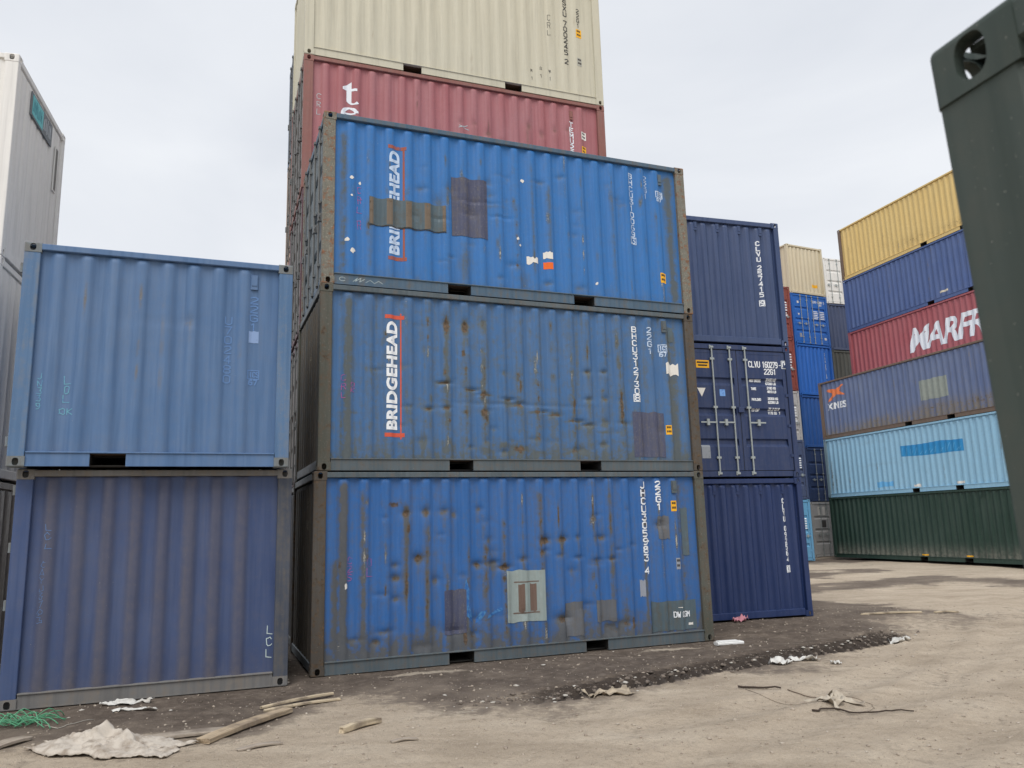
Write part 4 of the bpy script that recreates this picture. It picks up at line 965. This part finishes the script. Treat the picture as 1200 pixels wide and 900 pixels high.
for pl in [q for k in range(8) for q in ribbon([(1.24 + .05 * k, 2.41 + rng.uniform(0, .04)), (1.25 + .05 * k + rng.uniform(-.02, .02), 2.61 + rng.uniform(-.05, .04))], .022)]: mb.poly([f.xyz(p[0], -.0085 - .0001 * rng.random(), p[1]) for p in pl])
link('sign_lettering', mb, decal('pale_print', srgb(200, 208, 214), .3, 22), sgn)
mb = MB(); f.box(mb, 1.965, 2.105, .002, .02, 1.75, 2.50, .004, 'z'); sl = link('vent_frame', mb, white, E2.root)
mb = MB(); f.box(mb, 1.985, 2.085, -.001, .0015, 1.78, 2.47); link('vent_slot', mb, plain('shadowed_slot', (.16, .155, .14, 1)), sl)

# ------------------------------------------------------------------ forty-footers on the right
LD = 12.192
dgreen = paint('dark_green_paint', (.020, .048, .036, 1), rust=0, dirt=.06, seed=26.1, fade=.08, dirtc=(.17, .17, .145, 1))
lblue = paint('light_blue_paint', (.29, .53, .72, 1), rust=.03, dirt=.12, seed=26.8, fade=.2)
xblue = paint('weathered_violet_blue_paint', (.115, .162, .31, 1), rust=.02, dirt=.20, seed=27.3, fade=.4, dirtc=(.20, .175, .14, 1))
mred = paint('crimson_paint', (.42, .11, .125, 1), rust=0, dirt=.08, seed=27.9, fade=.2)
ublue = paint('mid_blue_paint', (.08, .135, .32, 1), rust=0, dirt=.10, seed=28.3, fade=.2)
ochre = paint('ochre_yellow_paint', (.78, .57, .225, 1), rust=.03, dirt=.12, seed=28.9, fade=.2, dirtc=(.30, .20, .08, 1))
brownfr = paint('brown_rusty_frame', (.17, .115, .085, 1), rust=.2, dirt=.4, seed=29.3)
lbfr = paint('light_blue_rusty_frame', (.20, .30, .36, 1), rust=.20, dirt=.4, seed=29.9)
DX, DY, DYAW = 13.989, 35.596, -72.9
dk = dict(L=LD, ridge0=.36, pitch=.2798, group='forty foot boxes across the yard')
D0 = container('dark green forty foot container with a dusty lower edge, on the ground', (DX, DY, .107), DYAW, dgreen, dgreen, rows=20, wear=make_wear(71, 0, .1, .95, .75), **dk)
D1 = container('light blue forty foot container with a darker blue lettering band', (DX, DY, .107 + H_), DYAW, lblue, lblue, post_l=lbfr, rows=20,
               wear=make_wear(72, 14, .5, .1, .3, lines=[(.36, .08, .2, 1.6, .45, .2), (.6, .06, .1, .9, .4, .2)], spots=[(1.2, 2.3, .7, .06, .35, .1), (3, 2.2, .8, .08, .28, .1), (6, .2, 3, .05, .3, .1), (3.2, 1.25, .9, .03, .3, .2)]), **dk)
D2 = container('weathered violet blue forty foot container with an orange cross emblem', (DX, DY, .107 + 2 * H_), DYAW, xblue, brownfr, rows=20,
               wear=make_wear(73, 30, .4, .95, .7, spots=[(6.5, .55, 1.6, .25, .42, .4), (8.6, .5, .8, .25, .45, .4), (3.4, .4, 1.0, .2, .35, .3)]), **dk)
ux, uy = at_front(DX, DY, DYAW, -.59, 2.47)
hid = dict(L=LD, ridge0=.36, pitch=.2798, group='back row of forty foot boxes')
Us = []
for k, (lb, mt) in enumerate((('dark green forty foot container at the foot of the back row', dgreen), ('mid blue forty foot container second up in the back row', ublue), ('light blue forty foot container third up in the back row', lblue),
                              ('crimson forty foot container with large slanted white letters', mred), ('mid blue forty foot container between the crimson and the yellow ones', ublue), ('ochre yellow forty foot container at the top of the back row', ochre))):
    Us.append(container(lb, (ux, uy, .15 + k * H_), DYAW, mt, mt if k != 5 else brownfr, rail=mt, rows=20,
                        wear=make_wear(80 + k, 16, .35, .2, .4, spots=[(7, .35, 1.4, .2, .42, .2), (4.5, .5, 1.0, .25, .36, .2), (3, .9, .4, .3, .3, .1)] if k == 5 else ()) if k > 2 else None, **hid))
U3, U4 = Us[3], Us[4]
mp_, mw = font_polys('MARFRET', .025, .30, .86)
mark(U3, U3.front, [[(3.60 + p[0] / mw * 5.5, .80 + p[1] * 1.04) for p in t] for t in mp_], WHITE, 'painted_lettering', .004)
sticker(U4, U4.front, 5.55, .34, 6.0, .42, decal('cream_label', srgb(225, 215, 190), .2, 23), None)
OX = decal('orange_emblem_paint', srgb(226, 128, 84), .15, 24)
def swoosh(p0, p1, p2, w0, w1, n=10):
    o = []; pr = None
    for k in range(n + 1):
        t = k / n; c = ((1 - t) ** 2 * p0[0] + 2 * t * (1 - t) * p1[0] + t * t * p2[0], (1 - t) ** 2 * p0[1] + 2 * t * (1 - t) * p1[1] + t * t * p2[1])
        h = w0 + (w1 - w0) * math.sin(math.pi * t)
        cur = ((c[0], c[1] - h / 2), (c[0], c[1] + h / 2))
        if pr: o.append([pr[0], cur[0], cur[1], pr[1]])
        pr = cur
    return o
mark(D2, D2.front, swoosh((.50, 2.16), (1.05, 2.08), (1.62, 1.84), .05, .22) + swoosh((.56, 1.62), (1.0, 1.98), (1.58, 2.28), .05, .22), OX, 'painted_emblem', .004)
xt, xw = font_polys('XINES', .03)
sf = [[(.47 + p[0] / xw * 1.22, 1.27 + p[1] * .30) for p in t] for t in xt]
mark(D2, D2.front, sf, WHITE, 'painted_lettering', .004)
mark(D2, D2.front, rect(5.78, .86, 7.13, 1.63, .02), paint('pale_grey_green_plate', (.30, .34, .31, 1), rust=.04, dirt=.3, seed=30.1), 'repair_plate', .005)
mark(D1, D1.front, rect(4.46, 1.40, 7.46, 1.83, .03), decal('mid_blue_band', srgb(52, 138, 196), .25, 25, srgb(100, 175, 220)), 'painted_band', .003)
mark(D1, D1.front, [pl for k in range(22) for pl in ribbon([(4.56 + .13 * k + rng.uniform(-.03, .03), 1.45), (4.62 + .13 * k + rng.uniform(-.06, .06), 1.62 + rng.uniform(-.1, .15))], .03)], decal('pale_blue_band_mark', srgb(92, 165, 212), .35, 26, srgb(60, 140, 196)), 'painted_lettering', .005)
mark(D1, D1.front, rect(3.0, .30, 3.9, .50, .03), decal('faint_blue_band', srgb(105, 175, 225), .4, 27, srgb(140, 195, 230)), 'faded_lettering', .003)
for u in (4.95, 7.0):
    sticker(D0, D0.front, u, .20, u + .32, .25, YEL); sticker(D1, D1.front, u, .20, u + .36, .30, STICKW, jit=.02)
vent(D0, D0.front, 7.95, 2.35, dgreen)

# ------------------------------------------------------------------ stacks at the far corner of the yard
kblue = paint('vivid_blue_paint', (.018, .140, .52, 1), rust=0, dirt=.05, seed=31.1, fade=.12)
kblue2 = paint('deep_blue_paint', (.022, .105, .36, 1), rust=0, dirt=.10, seed=31.7, fade=.1)
kblue3 = paint('dark_blue_paint', (.022, .055, .16, 1), rust=0, dirt=.15, seed=32.1, fade=.1)
kgrey = paint('pale_grey_paint', (.52, .51, .50, 1), rust=.03, dirt=.25, seed=32.7)
kcream = paint('warm_cream_paint', (.66, .58, .42, 1), rust=0, dirt=.05, seed=33.1)
kred = paint('brick_red_paint', (.26, .06, .045, 1), rust=.02, dirt=.15, seed=33.7)
klb = paint('sky_blue_paint', (.13, .36, .58, 1), rust=.02, dirt=.15, seed=34.1)
nolive = paint('dark_olive_paint', (.075, .078, .065, 1), rust=.04, dirt=.3, seed=34.7)
nnavy = paint('dusk_blue_paint', (.050, .072, .150, 1), rust=0, dirt=.15, seed=35.1)
kx, ky = at_front(14.053, 38.017, 25.84, 2.438)
Ks = []
for k, (lb, mt, ty) in enumerate((('pale grey container with doors facing out, at the foot of the far stack', kgrey, 'door'), ('dark blue container with doors, on the pale grey one', kblue3, 'door'), ('deep blue ribbed container third up in the far stack', kblue2, 'wall'),
                                  ('vivid blue ribbed container under the one with doors in the far stack', kblue, 'wall'), ('vivid blue container with doors and white lettering under the cream one', kblue, 'door'), ('warm cream container with a yellow label, top of the far stack', kcream, 'wall'))):
    Ks.append(end_on(lb, kx, ky, k * H_, 25.84, mt, mt, left=ty, bars=[.60, 1.03, 1.38, 1.82], group='far stack'))
f = Ks[4].left
door_marks(Ks[4], f, strokes('CLVU 402861 3', 1.45, 2.30, .045, .10, .022, .02) + strokes('22G1', 1.82, 2.15, .045, .08, .02, .02), WHITE)
T = []
for j in range(5): T += rect(1.46, 1.72 - .09 * j, 1.72 + .04 * (j % 2), 1.765 - .09 * j) + rect(1.90, 1.72 - .09 * j, 2.18, 1.765 - .09 * j)
door_marks(Ks[4], f, T, WHITE, 'data_panel_print')
door_marks(Ks[4], f, rect(.38, 2.10, .50, 2.22), STICKW, 'sticker'); door_marks(Ks[4], f, [[(.44, 1.46), (.51, 1.58), (.37, 1.58)]], STICKW, 'warning_triangle'); door_marks(Ks[4], f, rect(.38, .35, .54, .56), GREYST, 'data_plate'); door_marks(Ks[4], f, rect(2.05, .30, 2.2, .42), STICKW, 'sticker')
idcode(Ks[3], Ks[3].left, 1.95, 2.2, 1.5, 'CLVU 337140 1', WHITE, .07, .022)
mark(Ks[5], Ks[5].left, rect(1.55, .42, 1.95, .58), YEL, 'sticker')
door_marks(Ks[0], Ks[0].left, rect(.45, 1.95, .62, 2.35) + rect(.75, 1.95, .92, 2.35), STICKW, 'sticker'); door_marks(Ks[0], Ks[0].left, rect(.62, 1.38, .92, 1.72), plain('dark_label', (.07, .065, .06, 1)), 'sticker')
door_marks(Ks[0], Ks[0].left, [[(1.62, 1.96), (1.98, 1.96), (1.80, 2.28)]] + [[(1.78, .93), (1.9, 1.05), (1.78, 1.17), (1.66, 1.05)]], GREYST, 'warning_label')
# pair in front of it, then the red ones
for k, (lb, mt) in enumerate((('sky blue container with doors, at the corner beside the far stack', klb), ('slate blue container standing on the sky blue one', nnavy))):
    c = end_on(lb, 12.709, 34.404, .03 + k * H_, 17.0, mt, mt, left='door', group='pair beside the far stack')
    door_marks(c, c.left, strokes('CLVU 271', 1.5, 2.30, .05, .11, .024, .03) + [r for j in range(5) for r in rect(1.9, 1.75 - .1 * j, 2.2, 1.80 - .1 * j)], WHITE)
mx_, my_ = 13.70, 37.2
for k, (lb, mt) in enumerate((('dark grey container at the foot of the brick red column', dark0), ('dark blue container second up in the brick red column', kblue3), ('pale grey container with doors under the brick red ones', kgrey), ('brick red container with doors on the pale grey one', kred), ('brick red container at the top of its column beside the vivid blue doors', kred))):
    c = end_on(lb, mx_, my_, .05 + k * H_, 23.0, mt, mt, left='door', group='brick red column')
    if k > 1:
        T = strokes('TCNU 417', 1.5, 2.30, .05, .11, .024, .03)
        for j in range(6): T += rect(1.75 + .05 * (j % 2), 1.75 - .13 * j, 2.2, 1.82 - .13 * j)
        door_marks(c, c.left, T, WHITE)
nx_, ny_ = at_front(17.164, 41.252, 20.0, 2.438)
for k, (lb, mt, ty) in enumerate((('dark grey container at the foot of the column behind the far stack', dark0, 'wall'), ('dark blue container second up in the column behind the far stack', kblue3, 'wall'), ('dark grey container third up in the column behind the far stack', dark0, 'wall'),
                                  ('dark olive ribbed container under the dusk blue one', nolive, 'wall'), ('dusk blue ribbed container under the white one with doors', nnavy, 'wall'), ('white container with doors beside the warm cream one', white, 'door'))):
    end_on(lb, nx_, ny_, .30 + k * H_, 20.0, mt, mt, left=ty, group='column behind the far stack')

# ------------------------------------------------------------------ dark green box right beside the camera
nearg = paint('dark_green_grey_paint', (.040, .058, .049, 1), rust=0, dirt=.12, chips=.03, seed=36.1, fade=.16, rough=.55, bumpk=.04)
Tm = Matrix.Translation((.7964, 1.3577, 2.6525)) @ Matrix.Rotation(R(-2.45), 4, 'Y') @ Matrix.Rotation(R(-72.15), 4, 'Z') @ Matrix.Translation((0, 0, -HC))
near = container('dark green container corner with an oval lifting hole, close beside the lane', (0, 0, 0), 0, nearg, nearg, rows=8)
near.root.matrix_world = Tm

# ------------------------------------------------------------------ litter and stones on the yard
def gh(x, y): return float(ground_h(np.array([x]), np.array([y]))[0])
def wood_mat(name, c, seed):
    s = NT(name); v = s.coord(seed, (1.2, 22, 22)); v2 = s.coord(seed)
    n = s.noise(v, 1.6, 6, .65, .6); n2 = s.noise(v2, 5, 5)
    c1 = s.ramp(n, [(.3, scl(c, .55)), (.5, c), (.7, scl(c, 1.3))])
    s.l(s.mix(s.math('MULTIPLY', s.math('SUBTRACT', n2, .48, True), 3.5, True), c1, (.13, .10, .08, 1)), s.b.inputs['Base Color'])
    s.b.inputs['Roughness'].default_value = .9; s.bump(n, .5, .01); return s.m
WOOD = wood_mat('weathered_pine', (.42, .33, .225, 1), 1.0); WOOD2 = wood_mat('pale_lath', (.52, .43, .30, 1), 2.0); WOOD3 = wood_mat('grey_board', (.34, .29, .235, 1), 3.0)
def plank(label, a, b, wd, th, mat, lift=.0, cat='plank', name='plank', roll=0.0):
    """a sawn board lying from a to b; ends slightly chipped"""
    az, bz = gh(*a) + lift, gh(*b) + lift
    A, Bv = Vector((*a, az)), Vector((*b, bz)); L = (Bv - A).length; n = 9; mb = MB(); rr = random.Random(label)
    rows = []
    for k in range(n + 1):
        t = k / n; x = L * t; j = rr.uniform(-.004, .004); bow = .012 * math.sin(math.pi * t)
        ex = rr.uniform(-.02, .02) if k in (0, n) else 0
        w2 = wd / 2 * (1 + rr.uniform(-.04, .04)); c = min(.005, th * .2)
        ring = [(-w2, c), (-w2 + c, 0), (w2 - c, 0), (w2, c), (w2, th - c), (w2 - c, th), (-w2 + c, th), (-w2, th - c)]
        rows.append([(x + ex + (rr.uniform(-.015, .015) if k in (0, n) else 0), p + j, q + bow) for p, q in ring])
    for rg in rows: mb.v += rg
    for k in range(n):
        for q in range(8): mb.f.append((k * 8 + q, k * 8 + (q + 1) % 8, (k + 1) * 8 + (q + 1) % 8, (k + 1) * 8 + q))
    mb.f.append(tuple(range(7, -1, -1))); mb.f.append(tuple(n * 8 + q for q in range(8)))
    o = link(name, mb, mat); d = Bv - A
    o.location = A; o.rotation_euler = (roll, -math.atan2(d.z, math.hypot(d.x, d.y)), math.atan2(d.y, d.x))
    return tag(o, label, cat)
plank('thick weathered plank lying in the mud beside the sack', (-2.78, 7.30), (-2.38, 8.50), .13, .045, WOOD, .005)
plank('pale thin lath lying across a second one near the rusty post', (-2.72, 8.76), (-2.12, 9.34), .045, .028, WOOD2, .012, 'lath', 'lath')
plank('pale thin lath half under another by the muddy plank', (-2.66, 8.60), (-2.0, 9.12), .05, .025, WOOD2, .0, 'lath', 'lath')
plank('grey board half sunk in the mud between the sack and the plank', (-3.45, 7.50), (-2.72, 7.80), .17, .03, WOOD3, -.012, 'board', 'board')
plank('short broken board lying on the dry sand before the plank', (-2.37, 7.06), (-2.08, 7.27), .07, .018, WOOD3, .0, 'board', 'board')
plank('round edged stub of wood on the dry sand', (-1.62, 7.58), (-1.36, 7.97), .07, .05, WOOD2, .0, 'wood', 'wood_stub')
plank('small chip of wood on the dry sand near the wood stub', (-1.12, 7.18), (-.92, 7.30), .05, .015, WOOD3, .0, 'wood', 'wood_chip')
plank('short offcut of board near the green rope', (-4.62, 7.25), (-4.50, 7.62), .14, .03, WOOD3, .0, 'board', 'board')
plank('long pale stick lying across the far tyre tracks', (6.35, 15.1), (7.5, 15.25), .07, .03, WOOD2, .0, 'stick', 'stick')
plank('short pale stick beyond the end of the long one', (7.75, 15.2), (8.2, 15.3), .06, .03, WOOD2, .0, 'stick', 'stick')

def sheet(name, label, cat, cx, cy, yaw, L, Wd, hf, mat, nx=40, ny=24, outline=.12, thick=.003, seed=1, base=.006):
    rr = np.random.default_rng(seed); u, v = np.meshgrid(np.linspace(0, 1, nx), np.linspace(0, 1, ny))
    ph = rr.random(8) * 6.28
    ju = outline * (.5 * np.sin(v * 5 + ph[0]) + .3 * np.sin(v * 13 + ph[1])); jv = outline * (.5 * np.sin(u * 6 + ph[2]) + .35 * np.sin(u * 15 + ph[3]))
    x = (u - .5) * L * (1 + ju * .5) + fbm(u * 3, v * 3, 1, seed + 50, 3) * .12 * L * .4; y = (v - .5) * Wd * (1 + jv * 1.6) + fbm(u * 3, v * 3, 1, seed + 60, 3) * .3 * Wd
    a = R(yaw); X = cx + x * math.cos(a) - y * math.sin(a); Y = cy + x * math.sin(a) + y * math.cos(a)
    Z = ground_h(X, Y) + base + hf(u, v)
    i = np.arange(u.size).reshape(u.shape); q = np.stack([i[:-1, :-1], i[:-1, 1:], i[1:, 1:], i[1:, :-1]], -1).reshape(-1, 4)
    z0 = float(Z.min()); co = np.stack([X - cx, Y - cy, Z - z0], -1).reshape(-1, 3)
    me = bpy.data.meshes.new(name); me.from_pydata(co.tolist(), [], q.tolist()); me.polygons.foreach_set('use_smooth', [True] * len(q)); me.update()
    o = link(name, me, mat); o.location = (cx, cy, z0)
    md = o.modifiers.new('solidify', 'SOLIDIFY'); md.thickness = thick; md.offset = 1
    return tag(o, label, cat)
def cloth_mat(name, c, dirtc, seed, sc=5):
    s = NT(name); v = s.coord(seed); n = s.noise(v, sc, 7, .65, .3); n2 = s.noise(v, 60, 4)
    c1 = s.mix(s.math('MULTIPLY', s.math('SUBTRACT', n, .46, True), 5, True), c, dirtc)
    s.l(s.mix(s.math('MULTIPLY', n2, .35), c1, scl(c, .6)), s.b.inputs['Base Color']); s.b.inputs['Roughness'].default_value = .8; s.bump(n2, .25, .004); return s.m
ridged = lambda u, v, k, sd: 1 - np.abs(2 * fbm(u * k, v * k * .6, 1, sd, 3)) * 2
def sack_h(u, v):
    env = np.sin(np.pi * np.clip(v, 0, 1)) ** .55 * np.clip(np.minimum(u * 9, (1 - u) * 5), 0, 1) * .74
    h = .075 * np.exp(-((u - .38) / .34) ** 4) + .14 * np.exp(-((u - .33) / .035) ** 2 - ((v - .66) / .16) ** 2) + .085 * np.exp(-((u - .62) / .06) ** 2 - ((v - .55) / .3) ** 2) + .05 * np.exp(-((u - .48) / .09) ** 2 - ((v - .6) / .25) ** 2) + .03 * np.exp(-((u - .2) / .06) ** 2)
    return env * (h + .05 * ridged(u, v, 6, 91) * np.exp(-((u - .4) / .36) ** 2)) + .03 * np.abs(fbm(u * 16, v * 9, 1, 93, 3)) + .016 * np.clip(ridged(u, v, 14, 95), 0, 1)
sheet('sack', 'crumpled dirty beige sack lying on the ground before the dusty short container', 'sack', -3.56, 7.27, -16, 1.38, .50, sack_h, cloth_mat('dirty_woven_sack', (.55, .495, .425, 1), (.27, .215, .165, 1), 1, 7), 90, 46, .16, .004, 3)
flat = lambda amp, sd: (lambda u, v: amp * np.abs(fbm(u * 4, v * 4, 1, sd, 3)) * 2)
PAPER = cloth_mat('dirty_white_paper', (.70, .69, .65, 1), (.42, .37, .31, 1), 2)
sheet('paper_sheet', 'torn white paper sheet by the foot of the dusty short container', 'paper', -4.28, 9.02, 20, .50, .14, flat(.05, 101), PAPER, 20, 10, .2, .002, 4)
sheet('paper_sheet', 'narrow white paper strip just below the torn paper sheet', 'paper', -4.05, 8.72, 12, .42, .05, flat(.03, 102), PAPER, 16, 6, .2, .002, 5)
CARD = cloth_mat('damp_cardboard', (.50, .42, .31, 1), (.24, .19, .14, 1), 3)
sheet('cardboard_piece', 'flat tan cardboard flake on the edge of the mud', 'cardboard', .95, 8.95, 15, .46, .30, flat(.05, 103), CARD, 18, 14, .35, .003, 6)
sheet('paper_scrap', 'crumpled pale paper scrap on the tyre tracks', 'paper', 3.30, 10.42, 20, .26, .2, flat(.06, 104), PAPER, 14, 10, .3, .002, 7)
sheet('paper_scrap', 'thin pale paper scrap beside the crumpled one on the tyre tracks', 'paper', 3.66, 10.62, -10, .34, .16, flat(.05, 105), PAPER, 14, 10, .3, .002, 8)
sheet('paper_scrap', 'tiny white paper scrap right of the crumpled pair on the tracks', 'paper', 3.92, 10.25, 0, .12, .09, flat(.04, 106), PAPER, 10, 8, .3, .002, 9)
sheet('paper_scrap', 'white paper scrap at the bend of the tyre tracks', 'paper', 5.55, 12.0, 10, .30, .16, flat(.07, 107), PAPER, 12, 8, .3, .002, 10)
sheet('plastic_scrap', 'pink plastic scrap at the foot of the deep navy container', 'plastic', 3.95, 14.60, 18, .26, .12, flat(.10, 108), cloth_mat('pink_plastic', (.62, .28, .33, 1), (.5, .2, .25, 1), 4), 12, 8, .2, .004, 11)
sheet('plastic_film', 'dry crumpled plastic film lying on the sand', 'plastic', 3.05, 8.15, 30, .36, .34, flat(.07, 109), cloth_mat('dusty_film', (.52, .46, .37, 1), (.36, .30, .23, 1), 5), 18, 16, .4, .002, 12)
# foam block
mb = MB(); mb.box(-.21, .21, -.07, .07, 0, .045, .012, 0); mb.box(-.18, .14, -.055, .06, .0455, .058, .005, 0)
o = link('foam_block', mb, plain('white_foam', (.74, .74, .72, 1), .9)); o.location = (3.10, 12.16, gh(3.10, 12.16) - .004); o.rotation_euler = (0, 0, R(14)); tag(o, 'white foam block lying by the corner of the battered blue container', 'foam')
# green rope
mb = MB(); rr = random.Random(3); bx_, by_ = -4.90, 8.18
for k in range(34):
    x, y = bx_ + rr.gauss(0, .07), by_ + rr.gauss(0, .06); a = rr.uniform(-.5, .5) + (math.pi if rr.random() < .5 else 0) + R(15); pts = []
    cv = rr.uniform(-.9, .9); hh = rr.uniform(.02, .13)
    for q in range(9):
        pts.append((x - bx_, y - by_, gh(x, y) + .012 + hh * math.sin(math.pi * q / 8) + rr.uniform(0, .012))); a += cv / 4 + rr.uniform(-.25, .25); x += .045 * math.cos(a); y += .045 * math.sin(a) * .8
    mb.tube(pts, .005, 5)
o = link('rope_tangle', mb, cloth_mat('green_rope', (.10, .36, .20, 1), (.16, .34, .20, 1), 6, 20), None, True); o.location = (bx_, by_, 0); tag(o, 'tangle of bright green rope on the mud', 'rope')
def wire(name, label, pts, r, mat, cat):
    mb = MB(); P = []; rr = random.Random(label); x0, y0 = pts[0]
    for (ax, ay), (bx2, by2) in zip(pts, pts[1:]):
        for k in range(5):
            t = k / 5; x, y = ax + (bx2 - ax) * t + rr.uniform(-.012, .012), ay + (by2 - ay) * t + rr.uniform(-.012, .012); P.append((x - x0, y - y0, gh(x, y) + r * 1.2 + rr.uniform(0, r)))
    mb.tube(P, [r * (1 - .4 * k / len(P)) for k in range(len(P))], 6); o = link(name, mb, mat, None, True); o.location = (x0, y0, 0); return tag(o, label, cat)
TWIG = plain('dark_twig', (.06, .045, .035, 1), .9); WIRE = plain('rusty_wire', (.12, .085, .06, 1), .8)
wire('twig', 'dark twig lying on the sand left of the plastic film', [(2.36, 8.95), (2.55, 8.86), (2.78, 8.72)], .013, TWIG, 'twig')
wire('twig', 'long dark twig lying on the sand below the plastic film', [(2.72, 7.78), (2.95, 7.86), (3.12, 7.72), (3.40, 7.66), (3.62, 7.60)], .010, TWIG, 'twig')
wire('wire', 'thin bent wire running from the dark twig to the plastic film', [(2.40, 8.93), (2.46, 8.55), (2.62, 8.2), (2.80, 8.02)], .0022, WIRE, 'wire')
wire('wire', 'thin bent wire curling right of the plastic film', [(3.22, 8.4), (3.42, 8.15), (3.36, 7.95), (3.2, 7.8)], .0022, WIRE, 'wire')
wire('wire', 'thin wire lying straight over the dark twig toward the film', [(2.80, 8.72), (3.0, 8.5), (3.15, 8.3)], .005, WIRE, 'wire')
wire('wire', 'pale loose wire curling beside the green rope', [(-4.62, 8.1), (-4.45, 8.0), (-4.40, 8.2), (-4.30, 8.45)], .005, plain('pale_wire', (.4, .38, .33, 1), .8), 'wire')
# gravel and clods
def scatter(name, label, n, xy, size, mat, squash=.6, seed=1):
    r = np.random.default_rng(seed); xs, ys = xy(r, n); n = len(xs); zs = ground_h(xs, ys)
    base = np.array([(1, 0, 0), (-1, 0, 0), (0, 1, 0), (0, -1, 0), (0, 0, 1), (0, 0, -1)], float)
    F = np.array([(0, 2, 4), (2, 1, 4), (1, 3, 4), (3, 0, 4), (2, 0, 5), (1, 2, 5), (3, 1, 5), (0, 3, 5)])
    mid = {}; V = list(map(tuple, base)); T = []
    def md(a, b):
        k = (min(a, b), max(a, b))
        if k not in mid: p = np.array(V[a]) + np.array(V[b]); V.append(tuple(p / np.linalg.norm(p))); mid[k] = len(V) - 1
        return mid[k]
    for a, b, c in F: d, e, g = md(a, b), md(b, c), md(c, a); T += [(a, d, g), (d, b, e), (g, e, c), (d, e, g)]
    V = np.array(V); T = np.array(T); m_ = len(V)
    s_ = size(r, n); rot = r.random(n) * 6.28; c, sn = np.cos(rot), np.sin(rot)
    P = V[None] * (1 + .45 * (r.random((n, m_, 1)) - .5)) * (s_[:, None] * np.stack([np.ones(n), .6 + .4 * r.random(n), squash * (.6 + .6 * r.random(n))], -1))[:, None, :].reshape(n, 1, 3) if False else V[None] * (1 + .45 * (r.random((n, m_, 1)) - .5)) * np.stack([s_, s_ * (.6 + .4 * r.random(n)), s_ * squash * (.6 + .6 * r.random(n))], -1)[:, None, :]
    X = P[..., 0] * c[:, None] - P[..., 1] * sn[:, None] + xs[:, None]; Y = P[..., 0] * sn[:, None] + P[..., 1] * c[:, None] + ys[:, None]; Z = P[..., 2] + zs[:, None] + s_[:, None] * squash * .25
    co = np.stack([X, Y, Z], -1).reshape(-1, 3).astype(np.float32); idx = (T[None] + np.arange(n)[:, None, None] * m_).reshape(-1, 3).astype(np.int32)
    me = bpy.data.meshes.new(name); me.vertices.add(len(co)); me.vertices.foreach_set('co', co.ravel()); me.loops.add(idx.size); me.loops.foreach_set('vertex_index', idx.ravel())
    me.polygons.add(len(idx)); me.polygons.foreach_set('loop_start', np.arange(0, idx.size, 3, dtype=np.int32)); me.polygons.foreach_set('loop_total', np.full(len(idx), 3, np.int32)); me.update(calc_edges=True)
    return tag(link(name, me, mat), label, None, None, 'stuff')
def blocked(x, y):
    b = np.zeros_like(x, bool)
    for (px, py, yw, l, wd) in PADS:
        a = R(yw); u = (x - px) * math.cos(a) + (y - py) * math.sin(a); v = -(x - px) * math.sin(a) + (y - py) * math.cos(a); b |= (u > -.02) & (u < l + .02) & (v > -.02) & (v < wd + .02)
    return b
def area(r, n):
    x = r.uniform(-6.5, 9, n); y = 5.0 + 12 * r.random(n) ** 1.4; k = ~blocked(x, y); return x[k], y[k]
def mudarea(r, n):
    t = r.random(n) * 8.0; P = np.array(TRK); sl = np.r_[0, np.cumsum(np.hypot(*np.diff(P, axis=0).T))]
    x = np.interp(t, sl, P[:, 0]) + r.normal(0, .17, n); y = np.interp(t, sl, P[:, 1]) + r.normal(0, .17, n)
    x2, y2 = area(r, n // 2); k2 = damp_of(x2, y2) > .6; x, y = np.r_[x, x2[k2]], np.r_[y, y2[k2]]; k = ~blocked(x, y); return x[k], y[k]
def stone_mat(name, stops, seed):
    s = NT(name); v = s.coord(seed); n = s.noise(v, 21, 3); n2 = s.noise(v, 120, 3); s.l(s.mix(s.math('MULTIPLY', n2, .4), s.ramp(n, stops), (.2, .17, .14, 1)), s.b.inputs['Base Color']); s.b.inputs['Roughness'].default_value = .92; return s.m
scatter('gravel', 'small tan and grey stones strewn over the yard', 9000, area, lambda r, n: .004 + .016 * r.random(n) ** 4 + .004 * r.random(n), stone_mat('gravel_stone', [(.3, (.24, .195, .15, 1)), (.5, (.40, .335, .265, 1)), (.7, (.56, .50, .42, 1))], 1))
scatter('mud_clods', 'dark clods of mud along the tyre tracks', 800, mudarea, lambda r, n: .008 + .03 * r.random(n) ** 3, stone_mat('mud_clod', [(.3, (.07, .056, .046, 1)), (.5, (.13, .104, .085, 1)), (.7, (.22, .18, .145, 1))], 2), .7, 2)
scatter('pale_chips', 'pale chips of rubble and paper scattered in the mud', 170, mudarea, lambda r, n: .01 + .03 * r.random(n) ** 3, stone_mat('pale_chip', [(.3, (.40, .36, .30, 1)), (.5, (.55, .52, .46, 1)), (.7, (.66, .64, .60, 1))], 3), .35, 3)
